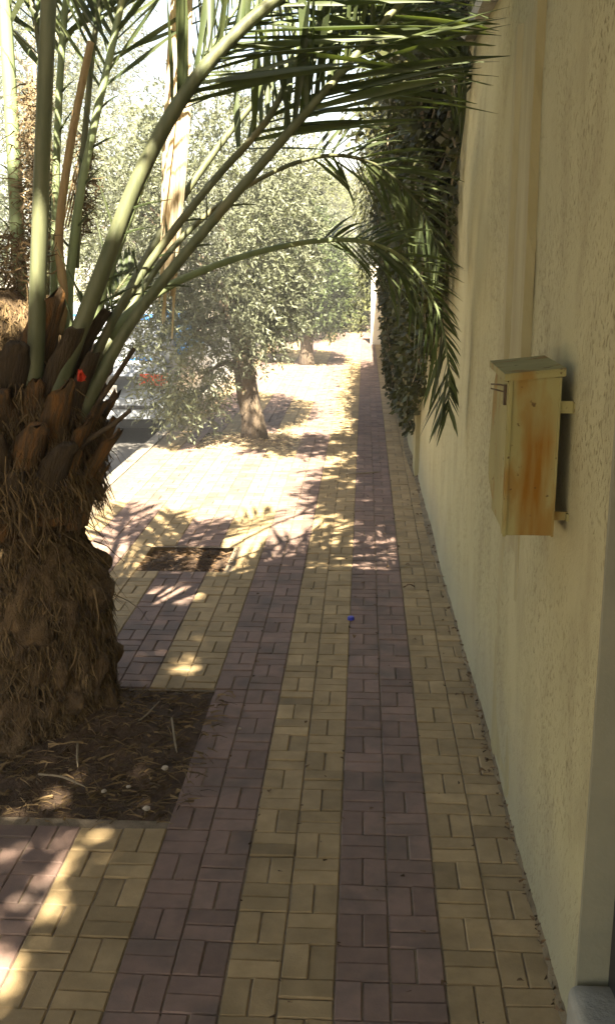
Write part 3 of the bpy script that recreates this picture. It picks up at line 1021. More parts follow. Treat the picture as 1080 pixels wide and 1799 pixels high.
# tree that stands behind the wall over the creeper
tree('overhanging_tree', (1.5, 9.5, 0), 'dark tree behind the wall hanging over the creeper',
     [((1.0, 8.2, 3.6), (0.75, 1.2, 0.7), 2), ((1.35, 10.5, 4.2), (0.9, 1.3, 1.0), 2), ((1.05, 9.4, 3.4), (0.45, 1.0, 0.6), 1.2), ((1.0, 6.6, 3.5), (0.6, 0.9, 0.5), 1.2),
      ((0.9, 12.5, 3.6), (0.6, 1.2, 0.8), 1.0)],
     2900, 12, (0.085, 0.03), M['dark_leaf'], M['bark'], 33,
     [(1.5, 9.5, -0.02), (1.45, 9.5, 1.2), (1.3, 9.4, 2.4), (1.0, 9.2, 3.4)], [0.16, 0.13, 0.11, 0.07], 8, shell=0.2, twig=0.3)

# ------------------------------------------------------------------ date palm
palm = empty('date_palm', PALM)
tag(palm, 'stocky date palm with shaggy trunk in the earth bed', 'palm')
# trunk: lathe with lumps
rg = np.random.default_rng(51)
nz_, na = 110, 120
zt = np.linspace(-0.06, 1.55, nz_)
prof_r = np.interp(zt, [-0.06, 0.0, 0.08, 0.25, 0.45, 0.56, 0.66, 0.74, 0.92, 1.15, 1.30, 1.45, 1.55], [0.44, 0.385, 0.35, 0.345, 0.35, 0.335, 0.275, 0.255, 0.31, 0.30, 0.26, 0.19, 0.08])
A, Z = np.meshgrid(np.linspace(0, 2 * np.pi, na, endpoint=False), zt)
R = np.repeat(prof_r[:, None], na, 1)
for k in range(40):
    f = rg.integers(2, 26); g = rg.uniform(4, 50); a = rg.uniform(0, 6.28)
    R += 0.020 / (f ** 0.35 + g ** 0.2) * np.sin(f * A + g * Z * rg.choice([-1, 1]) + a)
R = np.repeat(prof_r[:, None], na, 1) + (R - prof_r[:, None]) * np.interp(Z, [0, .9, 1.2, 1.5], [1, 1, .35, .2])
R += rg.normal(0, 0.004, R.shape)
V = np.stack([PALM.x + R * np.cos(A), PALM.y + R * np.sin(A), Z], -1).reshape(-1, 3)
i0 = np.arange(nz_ - 1)[:, None] * na
j0 = np.arange(na)[None]
a_ = (i0 + j0).ravel(); b_ = (i0 + (j0 + 1) % na).ravel()
Fq = np.stack([a_, b_, b_ + na, a_ + na], -1)
trunk = np_mesh('trunk', V, Fq, 1 + rg.normal(0, 0.12, len(V)), M['trunk_palm'], palm, smooth=False)


def strips(name, n, fn, mat, parent, seed, segs=4):
    """thin curved fibre ribbons; fn(rr) -> list of points, width, tint"""
    rr = random.Random(seed)
    Vs, Fs, Ts = [], [], []
    for _ in range(n):
        pts, w, t = fn(rr)
        b = len(Vs)
        for i, p in enumerate(pts):
            d = (pts[min(i + 1, len(pts) - 1)] - pts[max(i - 1, 0)])
            s = d.cross(Vector((rr.uniform(-1, 1), rr.uniform(-1, 1), rr.uniform(-.3, .3))))
            if i == 0:
                sd = s.normalized() if s.length > 1e-6 else Vector((1, 0, 0))
            ww = w * (1 - 0.7 * i / (len(pts) - 1))
            Vs.append(p - sd * ww); Vs.append(p + sd * ww)
            Ts += [t, t]
        for i in range(len(pts) - 1):
            Fs.append((b + 2 * i, b + 2 * i + 1, b + 2 * i + 3, b + 2 * i + 2))
    return np_mesh(name, np.array([tuple(v) for v in Vs]), np.array(Fs), np.array(Ts), mat, parent)


def shag(zlo, zhi, lo, hi, lift, r_add=0.0):
    def fn(rr):
        a = rr.uniform(-2.6, 0.75)      # the sides one can see
        z = rr.uniform(zlo, zhi)
        r = float(np.interp(z, zt, prof_r)) + 0.005 + r_add
        d = Vector((math.cos(a), math.sin(a), 0))
        tn = Vector((-math.sin(a), math.cos(a), 0))
        p = PALM + d * r + Vector((0, 0, z))
        L = rr.uniform(lo, hi)
        sw = rr.gauss(0, 0.9)
        pts = [p]
        v = (d * lift * rr.uniform(0.2, 1.2) + tn * sw + Vector((0, 0, -1.0))).normalized()
        for i in range(3):
            v = (v + Vector((0, 0, -0.25)) + tn * rr.gauss(0, 0.3) + d * rr.gauss(0, .15)).normalized()
            p = p + v * L / 3
            q = Vector((p.x - PALM.x, p.y - PALM.y, 0))
            rmin = float(np.interp(p.z, zt, prof_r)) + 0.004
            if q.length < rmin:
                q = q.normalized() * rmin
                p = Vector((PALM.x + q.x, PALM.y + q.y, p.z))
            pts.append(p)
        return pts, rr.uniform(0.0012, 0.004), rr.uniform(0.5, 1.6)
    return fn


o = strips('trunk_fibre', 5200, shag(0.06, 0.74, 0.03, 0.12, 0.25), M['fibre'], trunk, 61); o['kind'] = 'stuff'
o = strips('loose_fibre', 90, shag(0.45, 1.35, 0.12, 0.24, 2.2, 0.02), M['fibre'], trunk, 63); o['kind'] = 'stuff'
o = strips('boot_fibre', 800, shag(0.95, 1.42, 0.03, 0.09, 0.5, 0.05), M['fibre'], trunk, 64); o['kind'] = 'stuff'
o = strips('crown_fibre', 5600, shag(0.84, 1.52, 0.04, 0.15, 0.7, 0.02), M['fibre'], trunk, 62); o['kind'] = 'stuff'


# cut leaf bases (boots)
def boot_mesh(seed):
    rr = random.Random(seed)
    L = rr.uniform(0.17, 0.27); w0 = rr.uniform(0.075, 0.10); w1 = w0 * rr.uniform(0.40, 0.6); th = rr.uniform(0.020, 0.028)
    vs, fs = [], []
    N_ = 7
    for i in range(N_):
        u = i / (N_ - 1)
        w = (w0 + (w1 - w0) * u ** 0.75) * rr.uniform(0.94, 1.06)
        t = th * (1 - 0.35 * u)
        z = L * u
        bow = 0.05 * u ** 1.8 - 0.02 * u
        for (fx, fy) in ((-1, -0.55), (-0.6, 0.45), (0, 1.0), (0.6, 0.45), (1, -0.55), (0.5, -0.5), (-0.5, -0.5)):
            vs.append((fx * w * rr.uniform(.94, 1.06), -(fy * t + bow) + rr.uniform(-.002, .002), z + 0.05 * u * rr.uniform(-.35, .35) - 0.012 * abs(fx) * u))
    n = 7
    for i in range(N_ - 1):
        for k in range(n):
            fs.append((i * n + k, i * n + (k + 1) % n, (i + 1) * n + (k + 1) % n, (i + 1) * n + k))
    fs.append(tuple(range((N_ - 1) * n, N_ * n)))
    fs.append(tuple(reversed(range(n))))
    return vs, fs


boot_protos = []
for s in range(6):
    vs, fs = boot_mesh(70 + s)
    m = MB(); m.add(vs, fs, 1.05 - 0.08 * s)
    o = m.build('leaf_base', M['boot'] if s < 3 else M['boot_cut'], smooth=True)
    boot_protos.append(o.data)
    bpy.data.objects.remove(o)
rr = random.Random(77)
k = 0
for i in range(76):
    a = i * 2.39996
    z = 0.80 + 0.0070 * i
    aa = (a + math.pi) % (2 * math.pi) - math.pi
    if not (-2.7 < aa < 0.9): continue
    r = float(np.interp(z, zt, prof_r)) - 0.005
    o = bpy.data.objects.new('leaf_base', boot_protos[rr.choice([0, 1, 2, 0, 1, 3, 4, 5])])
    COL.objects.link(o)
    lean = 0.34 + rr.uniform(-.12, .2) - 0.25 * (z - 0.74)
    d = Vector((math.cos(aa), math.sin(aa), 0))
    o.rotation_euler = Matrix.Rotation(aa + math.pi / 2, 3, 'Z').to_euler()
    rot = Matrix.Rotation(aa + math.pi / 2, 4, 'Z') @ Matrix.Rotation(lean, 4, 'X') @ Matrix.Rotation(rr.uniform(-.15, .15), 4, 'Y')
    o.rotation_euler = rot.to_euler()
    sc = rr.uniform(0.85, 1.25)
    o.scale = (sc, sc, sc)
    o.location = d * r + Vector((0, 0, z - 0.06))
    o.parent = palm


def frond(pxs, r0, r1, mat='rachis', leaf=None, seed=0, n=30, flat=0.75, name='frond', parent=palm, tint=1.0, mleaf='leaflet'):
    """pxs: list of (photo x, photo y, distance); radii in metres"""
    rr = random.Random(seed)
    ctrl = [at(*p) for p in pxs]
    if r0 > 0.019:      # rooted inside the crown of the trunk
        b0 = ctrl[0]
        ctrl.insert(0, Vector((PALM.x + (b0.x - PALM.x) * 0.72, PALM.y + (b0.y - PALM.y) * 0.72, b0.z - 0.20)))
    path = smooth_path(ctrl, n)
    m = MB()
    rad = [(r0 + (r1 - r0) * (i / (n - 1)) ** 0.8) * (1 + 0.55 * max(0, 1 - i / (n * 0.2)) ** 1.5) for i in range(n)]
    m.tube(path, rad, 9, flat=flat, tint=tint)
    o = m.build(name, M[mat], parent, smooth=True)
    if leaf:
        t0, num, L, w, spread, up_, dr = leaf['t0'], leaf['n'], leaf['L'], leaf['w'], leaf.get('spread', 0.9), leaf.get('plane', (0, -1, 0)), leaf.get('droop', 0.15)
        t1 = leaf.get('t1', 1.0)
        Vs, Fs, Ts = [], [], []
        Np = Vector(up_).normalized()
        for i in range(num):
            u = t0 + (t1 - t0) * (i + rr.random() * 0.8) / num
            f = u * (n - 1)
            k = min(int(f), n - 2)
            p = path[k].lerp(path[k + 1], f - k)
            T = (path[k + 1] - path[k]).normalized()
            N = (Np - T * Np.dot(T)).normalized()
            B = T.cross(N)
            side = 1 if i % 2 else -1
            ang = spread * rr.uniform(0.7, 1.2) * (1 - 0.35 * u)
            tw = rr.uniform(-0.75, 0.75)
            D = T * math.cos(ang) + (B * side * math.cos(tw) + N * math.sin(tw)) * math.sin(ang)
            D.normalize()
            prof_ = math.sin(math.pi * min(1, 0.18 + 0.75 * (u - t0) / max(1e-3, (1 - t0))))
            Ln = L * (0.35 + 0.75 * prof_) * rr.uniform(0.8, 1.1)
            wd = w * rr.uniform(0.8, 1.15)
            if D.x > 0:
                Ln = max(0.05, min(Ln, (wx(p.y) - 0.03 - p.x) / D.x))
            # V-folded blade: centre line + two wings
            S_ = D.cross(Vector((rr.uniform(-.4, .4), rr.uniform(-.4, .4), 1)))
            if S_.length < 1e-3: S_ = B.copy()
            S_.normalize()
            S_ = (S_ * math.cos(rr.uniform(-1, 1)) + D.cross(S_) * math.sin(rr.uniform(-1, 1))).normalized()
            U_ = D.cross(S_)
            b = len(Vs)
            st = 6
            d = D.copy()
            q = p.copy()
            tn = rr.uniform(0.65, 1.35)
            for j in range(st):
                v = j / (st - 1)
                ww = wd * (0.45 + 1.1 * v if v < 0.25 else 1.0) * (1 - max(0, (v - 0.3) / 0.7) ** 1.6) * 0.5 + 0.0006
                Vs += [q - S_ * ww + U_ * ww * 0.5, q.copy(), q + S_ * ww + U_ * ww * 0.5]
                Ts += [tn, tn * 0.9, tn]
                d = (d + Vector((0, 0, -dr / st * (0.6 + v)))).normalized()
                q = q + d * (Ln / (st - 1))
                if q.x > wx(q.y) - 0.02: q.x = wx(q.y) - 0.02
            for j in range(st - 1):
                Fs.append((b + j * 3, b + j * 3 + 1, b + j * 3 + 4, b + j * 3 + 3))
                Fs.append((b + j * 3 + 1, b + j * 3 + 2, b + j * 3 + 5, b + j * 3 + 4))
        np_mesh('leaflets', np.array([tuple(v) for v in Vs]), np.array(Fs), np.array(Ts), M[mleaf], o)
    # spines along the lower stalk
    if leaf and leaf.get('spines'):
        s0, s1, ns = leaf['spines']
        for i in range(ns):
            u = s0 + (s1 - s0) * i / ns
            k = int(u * (n - 1))
            T = (path[k + 1] - path[k]).normalized()
            side = 1 if i % 2 else -1
            B = T.cross(Vector((0, -1, 0))).normalized() * side
            D = (T * 0.8 + B * rr.uniform(.5, 1.0) + Vector((0, rr.uniform(-.5, .5), 0))).normalized()
            L_ = leaf.get('spine_len', 0.12) * rr.uniform(0.6, 1.2)
            p = path[k]
            m = MB()
            m.tube([p, p + D * L_ * 0.5, p + D * L_ + Vector((0, 0, -0.01))], [0.0045, 0.0035, 0.0006], 5)
            m.build('spine', M['leaflet'], o)
    return o


LF = dict(t0=0.42, n=70, L=0.50, w=0.032)
frond([(40, 560, 3.72), (32, 430, 3.75), (24, 250, 3.8), (12, 60, 3.85), (0, -120, 3.9), (-20, -420, 4.0)], 0.038, 0.027, 'rachis_pale', dict(LF, t0=0.66, n=40, spines=(0.15, 0.5, 14)), 1, tint=1.1)
frond([(62, 640, 3.36), (68, 480, 3.34), (76, 250, 3.32), (86, 0, 3.3), (95, -250, 3.3), (80, -500, 3.3)], 0.040, 0.026, 'rachis', dict(LF, t0=0.68, n=44), 2)
frond([(92, 560, 3.8), (97, 400, 3.85), (102, 220, 3.9), (112, 50, 3.95), (130, -120, 4.0), (150, -300, 4.1)], 0.022, 0.014, 'rachis_pale', dict(LF, t0=0.62, n=40, L=0.35, spines=(0.3, 0.6, 8)), 3)
frond([(78, 540, 3.9), (90, 330, 4.0), (75, 120, 4.1), (45, -60, 4.2), (10, -260, 4.3)], 0.02, 0.012, 'rachis', dict(LF, t0=0.6, n=36, L=0.3), 31)
frond([(112, 540, 3.6), (104, 420, 3.62), (120, 280, 3.65), (142, 160, 3.68), (160, 74, 3.7)], 0.022, 0.016, 'rachis_dry', None, 4, name='dry_stub')
frond([(130, 470, 3.72), (150, 230, 3.78), (165, 80, 3.82), (185, -60, 3.86), (215, -250, 3.9)], 0.016, 0.010, 'rachis', dict(LF, t0=0.55, n=44), 5)
frond([(118, 610, 3.62), (122, 500, 3.66), (140, 350, 3.7), (168, 210, 3.75), (200, 70, 3.8), (228, -70, 3.85), (260, -260, 3.9)], 0.026, 0.013, 'rachis_pale', dict(LF, t0=0.62, n=40, spines=(0.35, 0.62, 8)), 6, tint=1.15)
# big dark frond sweeping up to the upper right
frond([(110, 660, 3.42), (175, 490, 3.42), (245, 310, 3.44), (325, 165, 3.47), (420, 55, 3.5), (540, -40, 3.55), (700, -120, 3.6)], 0.044, 0.022, 'rachis',
      dict(t0=0.53, n=70, L=0.58, w=0.030, spread=0.95, droop=0.12, spines=(0.22, 0.42, 8), spine_len=0.2), 7)
frond([(150, 670, 3.55), (205, 550, 3.58), (290, 425, 3.62), (380, 312, 3.68), (470, 210, 3.74), (525, 100, 3.8), (590, 0, 3.86), (680, -120, 3.9)], 0.025, 0.011, 'rachis',
      dict(t0=0.55, n=50, L=0.46, w=0.030, spread=0.9, droop=0.25, spines=(0.25, 0.45, 6)), 8)
frond([(175, 665, 3.5), (235, 560, 3.5), (330, 440, 3.52), (440, 310, 3.55), (540, 195, 3.6), (610, 115, 3.65), (690, 20, 3.7), (790, -70, 3.75)], 0.030, 0.015, 'rachis',
      dict(t0=0.57, n=80, L=0.60, w=0.030, spread=1.0, droop=0.22, spines=(0.3, 0.5, 6)), 9)
# low arching frond whose tip hangs against the wall
frond([(190, 590, 3.62), (265, 522, 3.68), (350, 478, 3.8), (450, 444, 3.95), (550, 424, 4.1), (640, 425, 4.25), (715, 460, 4.4), (768, 545, 4.5), (788, 650, 4.55), (786, 720, 4.58)],
      0.017, 0.004, 'rachis_pale', dict(t0=0.46, n=100, L=0.34, w=0.017, spread=0.85, droop=0.6, plane=(0.2, -1, 0.3)), 10, n=44)
# further frond filling the upper right, behind
frond([(180, 600, 3.75), (300, 380, 4.0), (430, 200, 4.3), (560, 70, 4.55), (700, 20, 4.75), (800, 60, 4.9), (850, 150, 5.0)], 0.026, 0.006, 'rachis',
      dict(t0=0.56, n=80, L=0.55, w=0.027, spread=0.9, droop=0.35), 11, n=36)

frond([(120, 690, 3.85), (165, 590, 3.95), (200, 520, 4.05), (235, 470, 4.15)], 0.012, 0.004, 'rachis', dict(t0=0.25, n=40, L=0.22, w=0.022, spread=0.8, droop=0.3), 12, n=16)
for q, (pp, r_) in enumerate([([(150, 745, 3.5), (200, 668, 3.52), (236, 612, 3.55)], 0.022), ([(140, 790, 3.45), (200, 745, 3.42), (228, 722, 3.4)], 0.020),
                              ([(150, 700, 3.6), (196, 640, 3.66), (215, 585, 3.7)], 0.022)]):
    frond(pp, r_, r_ * 0.7, 'boot_cut', None, 140 + q, name='dry_stub', n=10, flat=0.5)

# feathery fronds in front of the creeper
frond([(170, 640, 3.7), (300, 440, 3.9), (430, 330, 4.15), (560, 275, 4.4), (660, 290, 4.6), (735, 360, 4.75), (775, 450, 4.8)], 0.020, 0.004, 'rachis', dict(t0=0.55, n=80, L=0.36, w=0.020, spread=0.85, droop=0.55), 13, n=36)
frond([(150, 600, 3.75), (230, 380, 3.95), (300, 210, 4.1), (385, 60, 4.25), (480, -80, 4.4)], 0.018, 0.009, 'rachis_pale', dict(t0=0.62, n=36, L=0.34, w=0.020), 14)

# dried date strings hanging in the crown
def strings(cx, cy, Y, hx, hy):
    def fn(rr):
        p = at(cx + rr.gauss(0, hx * 0.5), cy + rr.uniform(-hy, hy), Y + rr.gauss(0, 0.04))
        pts = [p]
        v = Vector((rr.gauss(0, .6), rr.gauss(0, .6), rr.uniform(-1, .4)))
        for i in range(3):
            v = v + Vector((rr.gauss(0, .6), rr.gauss(0, .5), rr.gauss(0, .5)))
            p = p + v.normalized() * rr.uniform(0.012, 0.028)
            pts.append(p)
        return pts, rr.uniform(0.0015, 0.0035), rr.uniform(0.6, 1.5)
    return fn


strips('date_strings', 900, strings(55, 290, 3.75, 26, 150), M['fibre_gold'], palm, 81)['kind'] = 'stuff'
strips('date_strings', 420, strings(150, 320, 3.85, 18, 90), M['fibre_gold'], palm, 82)['kind'] = 'stuff'
strips('date_strings', 700, strings(20, 480, 3.6, 60, 70), M['fibre'], palm, 83)['kind'] = 'stuff'
m = MB()
for k in range(5):
    x = 128 + k * 5
    a, b, c = at(x + 22, 240, 3.86 + .01 * k), at(x + 2, 310, 3.84), at(x - 18, 400, 3.82)
    w = 0.009
    m.tube([a, b, c], [0.004, 0.013, 0.008], 6, flat=0.25)
m.build('spathe', M['straw'], palm)

# hanging dead frond, bleached, pleated
def dead_frond():
    rr = random.Random(91)
    root = empty('dead_frond', at(300, 590, 3.95))
    tag(root, 'bleached dry frond hanging straight down among green stalks', 'dry frond')
    m = MB()
    top, tip = at(322, -160, 3.95), at(294, 595, 3.98)
    m.tube([at(322, -220, 3.95), at(320, 60, 3.95), at(313, 300, 3.96), at(302, 520, 3.97)], [0.012, 0.012, 0.009, 0.004], 7)
    m.build('stalk', M['straw'], root, smooth=True)
    for k in range(34):
        u = k / 33
        s = rr.random() * 0.5
        a = at(322 + rr.uniform(-17, 17), -150 + 560 * s, 3.95 + rr.uniform(-.02, .03))
        e = at(297 + rr.uniform(-14, 13) - 6 * rr.random(), 340 + 255 * min(1, s + rr.random() * 0.6), 3.97 + rr.uniform(-.03, .04))
        mid = a.lerp(e, 0.5) + Vector((rr.uniform(-.012, .012), rr.uniform(-.015, .015), 0))
        path = smooth_path([a, mid, e], 6)
        mm = MB()
        w = rr.uniform(0.007, 0.013)
        sd = Vector((math.cos(rr.uniform(-.6, .6)), math.sin(rr.uniform(-.6, .6)), 0))
        up2 = Vector((-sd.y, sd.x, 0))
        vs, fs = [], []
        for i, p in enumerate(path):
            ww = w * (0.5 if i == 0 else 1.0) * (1 - (i / 5) ** 3 * 0.85)
            vs += [p - sd * ww + up2 * ww * .5, p, p + sd * ww + up2 * ww * .5]
        for i in range(5):
            fs += [(i * 3, i * 3 + 1, i * 3 + 4, i * 3 + 3), (i * 3 + 1, i * 3 + 2, i * 3 + 5, i * 3 + 4)]
        mm.add(vs, fs, rr.uniform(0.8, 1.2))
        mm.build('dry_leaflet', M['straw'], root)


dead_frond()

# red rag caught among the frond bases
m = MB()
rr = random.Random(6)
c = at(143, 660, 3.30)
vs = []
for j in range(5):
    for i in range(5):
        vs.append(c + Vector(((i - 2) * 0.006 * (1.3 - 0.15 * j) + rr.uniform(-.004, .004), rr.uniform(-.010, .010), (j - 2) * 0.009 + rr.uniform(-.005, .005))))
fs = [(j * 5 + i, j * 5 + i + 1, j * 5 + i + 6, j * 5 + i + 5) for j in range(4) for i in range(4)]
m.add(vs, fs)
tag(m.build('red_rag', M['red']), 'scrap of red plastic caught in the palm boots', 'scrap')


# ------------------------------------------------------------------ parked car
def car(loc):
    root = empty('parked_car', loc)
    tag(root, 'silver hatchback parked at the kerb behind the palm', 'car')
    Wd, Ln = 1.62, 3.7
    # cross sections along y (0 = tail): list of (y, half width at sill, half width belt, z sill, z belt, z roof, half width roof)
    secs = [(0.00, .66, .70, .32, .70, .72, .60), (0.06, .74, .77, .27, .84, .86, .66), (0.22, .79, .80, .25, .88, 1.12, .62), (0.50, .80, .81, .24, .89, 1.36, .60),
            (0.95, .80, .81, .24, .88, 1.43, .60), (1.7, .80, .81, .24, .87, 1.42, .60), (2.2, .80, .81, .24, .86, 1.30, .60), (2.75, .80, .80, .24, .84, .90, .66),
            (3.3, .78, .77, .26, .74, .77, .62), (3.62, .70, .68, .32, .62, .64, .52), (3.7, .60, .58, .36, .52, .53, .45)]
    m = MB()
    vs, fs = [], []
    for (y, a, b, zs_, zb, zr, rw) in secs:
        vs += [(-a, y, zs_), (-b, y, (zs_ + zb) / 2), (-b * .97, y, zb), (-rw, y, zr), (0, y, zr + .03), (rw, y, zr), (b * .97, y, zb), (b, y, (zs_ + zb) / 2), (a, y, zs_)]
    n = 9
    for i in range(len(secs) - 1):
        for k in range(n):
            fs.append((i * n + k, i * n + (k + 1) % n, (i + 1) * n + (k + 1) % n, (i + 1) * n + k))
    fs.append(tuple(range(n))); fs.append(tuple(reversed(range((len(secs) - 1) * n, len(secs) * n))))
    m.add([(x, y, z) for x, y, z in vs], fs)
    o = m.build('body', M['car_white'], smooth=True); o.parent = root

    def part(name, mat, parent, fn):
        q = MB(); fn(q)
        o = q.build(name, mat)
        o.parent = parent
        return o
    part('rear_window', M['car_glass'], root, lambda q: q.add([(-.60, .085, .885), (.60, .085, .885), (.55, .47, 1.335), (-.55, .47, 1.335), (-.60, .065, .89), (.60, .065, .89), (.55, .455, 1.345), (-.55, .455, 1.345)],
                                                          [(4, 5, 6, 7), (0, 1, 5, 4), (1, 2, 6, 5), (2, 3, 7, 6), (3, 0, 4, 7)]))
    for s in (-1, 1):
        part('side_window', M['car_glass'], root, lambda q: q.add([(s * .795, .55, .90), (s * .795, 2.55, .89), (s * .635, 2.1, 1.30), (s * .625, .8, 1.37)], [(0, 1, 2, 3)]))
        part('tail_light', M['tail_red'], root, lambda q: q.box(min(s * .48, s * .76), max(s * .48, s * .76), -.012, .10, .64, .76))
        for y in (.62, 2.95):
            wv = MB()
            ring = []
            nn = 28
            for (dx, r) in ((0, .19), (0, .27), (.03, .29), (.15, .29), (.18, .27), (.18, .19)):
                ring.append([(s * (.80 - dx), y + r * math.cos(2 * math.pi * k / nn), .29 + r * math.sin(2 * math.pi * k / nn)) for k in range(nn)])
            vs_ = [p for rg_ in ring for p in rg_]
            fs_ = [(i * nn + k, i * nn + (k + 1) % nn, (i + 1) * nn + (k + 1) % nn, (i + 1) * nn + k) for i in range(5) for k in range(nn)]
            wv.add(vs_, fs_)
            wh = wv.build('wheel', M['tyre'], smooth=True); wh.parent = root
            rv = MB()
            rv.add([(s * .79, y + .195 * math.cos(2 * math.pi * k / nn), .29 + .195 * math.sin(2 * math.pi * k / nn)) for k in range(nn)] + [(s * .77, y, .29)],
                   [(k, (k + 1) % nn, nn) for k in range(nn)])
            ro = rv.build('rim', M['rim']); ro.parent = wh
    part('rear_bumper', M['car_white'], root, lambda q: q.box(-.76, .76, -.07, .05, .30, .50))
    part('bumper_strip', M['car_dark'], root, lambda q: q.box(-.70, .70, -.082, -.0705, .40, .44))
    part('number_plate', M['white_plate'], root, lambda q: q.box(-.24, .24, -.025, -.002, .54, .64))
    part('underbody', M['car_dark'], root, lambda q: q.box(-.70, .70, .1, 3.5, .18, .30))
    return root


car((-2.80, 10.85, ROAD_Z - 0.008))

# pale gate post far along the wall
gp = MB()
gp.box(0.12, 0.32, 20.0, 20.2, 0, 1.35)
gp.box(0.09, 0.35, 19.97, 20.23, 1.352, 1.43)
tag(gp.build('gate_post', M['white_paint']), 'pale square gate post at the far end of the path', 'post')

# ------------------------------------------------------------------ litter
def on_bed(g, x, y):
    X, Y, Z = g
    j = int(np.clip(np.searchsorted(Y[:, 0], y), 0, Y.shape[0] - 1)); i = int(np.clip(np.searchsorted(X[0], x), 0, X.shape[1] - 1))
    return float(Z[j, i])


def litter_fn(box, g):
    def fn(rr):
        x, y = rr.uniform(box[0] + .02, box[1] - .02), rr.uniform(box[2] + .02, box[3] - .02)
        z = on_bed(g, x, y)
        if rr.random() < 0.025:          # blown over the edge on to the bricks
            x, z = box[1] + abs(rr.gauss(0, 0.03)), 0.0
        elif rr.random() < 0.025:
            y, z = box[2] - abs(rr.gauss(0, 0.03)), 0.0
        p = Vector((x, y, z + rr.uniform(0.002, 0.014)))
        a = rr.uniform(0, 6.28)
        L = rr.uniform(0.015, 0.07)
        d = Vector((math.cos(a), math.sin(a), rr.gauss(0, .15)))
        return [p, p + d * L * .5 + Vector((0, 0, rr.uniform(0, .008))), p + d * L], rr.uniform(0.001, 0.005), rr.uniform(0.4, 1.9)
    return fn


for nm, nn_, bx_, g_, mt, sd, lb in (('palm_litter', 3000, PIT1, g1, 'fibre', 95, 'loose brown fibre and leaf litter on the palm bed'),
                                     ('dry_litter', 500, PIT2, g2, 'dead_leaf', 96, 'dry leaf litter heaped in the small planting hole'),
                                     ('dry_grass', 900, PIT3, g3, 'straw', 97, 'dry grass stalks round the olive trunk')):
    o = strips(nm, nn_, litter_fn(bx_, g_), M[mt], None, sd)
    tag(o, lb, 'litter', kind='stuff')


def twig(pxs, r, label, z=0.012, lift=0.0):
    pts = [gr(x, y, z) for x, y in pxs]
    pts = [p + Vector((0, 0, lift * k)) for k, p in enumerate(pts)]
    m = MB()
    m.tube(smooth_path(pts, 8), [r] * 6 + [r * .7, r * .4], 6)
    tag(m.build('twig', M['twig'], smooth=True), label, 'twig')


twig([(302, 1262), (307, 1300), (311, 1322)], 0.004, 'pale straight twig lying across the earth bed', 0.03)
twig([(137, 1306), (136, 1328), (137, 1347)], 0.004, 'short upright pale twig beside the palm foot', 0.06)
twig([(68, 1360), (110, 1365), (150, 1382)], 0.004, 'curved pale twig on the near side of the earth bed', 0.03)
twig([(607, 832), (640, 831), (668, 829)], 0.006, 'dark straight stick lying across the purple stripe', 0.008)
twig([(228, 1278), (255, 1258), (280, 1232)], 0.003, 'thin dark twig slanting toward the bed corner', 0.03)


def pebble(px, py, r, label, mat='pebble', z=0.0):
    p = gr(px, py, z + r * .4)
    bm = bmesh.new()
    bmesh.ops.create_icosphere(bm, subdivisions=2, radius=r)
    rr = random.Random(int(px * 7 + py))
    for v in bm.verts:
        v.co *= rr.uniform(.82, 1.12)
        v.co.z *= 0.62
    me = bpy.data.meshes.new('pebble'); bm.to_mesh(me); bm.free()
    a_ = me.attributes.new('tint', 'FLOAT', 'POINT'); a_.data.foreach_set('value', np.ones(len(me.vertices), dtype=np.float32))
    me.materials.append(M[mat])
    o = bpy.data.objects.new('pebble', me); COL.objects.link(o); o.location = p
    tag(o, label, 'pebble')


pebble(290, 1349, 0.012, 'pinkish white pebble on the dark earth bed', z=0.01)
pebble(258, 1420, 0.012, 'buff pebble near the front edge of the earth bed', z=0.0)
pebble(421, 1280, 0.006, 'tiny white pebble on the left purple stripe')
pebble(226, 1382, 0.008, 'small grey pebble in the middle of the earth bed', z=0.005)
pebble(183, 1390, 0.009, 'brownish pebble beside the curved twig', z=0.008)

# blue bottle cap
m = MB()
c = gr(616, 1089)
n = 20
ring = [(1.0, 0.0), (1.0, 0.011), (0.86, 0.0145), (0, 0.0145)]
vs = []
for rr_, z in ring[:3]:
    for k in range(n):
        q = 0.0155 * rr_ * (1 + (0.03 if k % 2 else 0))
        vs.append((c.x + q * math.cos(2 * math.pi * k / n), c.y + q * math.sin(2 * math.pi * k / n), 0.002 + z))
fs = [(i * n + k, i * n + (k + 1) % n, (i + 1) * n + (k + 1) % n, (i + 1) * n + k) for i in range(2) for k in range(n)] + [tuple(range(2 * n, 3 * n))]
m.add(vs, fs)
tag(m.build('bottle_cap', M['blue']), 'blue plastic bottle cap lying on the yellow stripe edge', 'bottle cap')

# dead leaves scattered over the bricks
leaf_meshes = []
for s in range(5):
    rr = random.Random(400 + s)
    L, w = rr.uniform(0.03, 0.05), rr.uniform(0.010, 0.018)
    m = MB()
    vs, st = [], 6
    for i in range(st):
        u = i / (st - 1)
        ww = w * math.sin(math.pi * min(0.97, 0.08 + 0.9 * u))
        z = 0.004 + 0.010 * math.sin(u * 3) * rr.uniform(.4, 1.2)
        vs += [(L * (u - .5), -ww, z + 0.006), (L * (u - .5), rr.uniform(-.001, .001), z), (L * (u - .5), ww, z + 0.007 * rr.random())]
    fs = []
    for i in range(st - 1):
        fs += [(i * 3, i * 3 + 3, i * 3 + 4, i * 3 + 1), (i * 3 + 1, i * 3 + 4, i * 3 + 5, i * 3 + 2)]
    m.add(vs, fs, rr.uniform(.7, 1.3))
    o = m.build('dead_leaf', M['dead_leaf']); leaf_meshes.append(o.data); bpy.data.objects.remove(o)
rr = random.Random(17)
big = [(718, 1035, 1.5, 'largest brown dead leaf lying on the right yellow stripe')]
spots = []
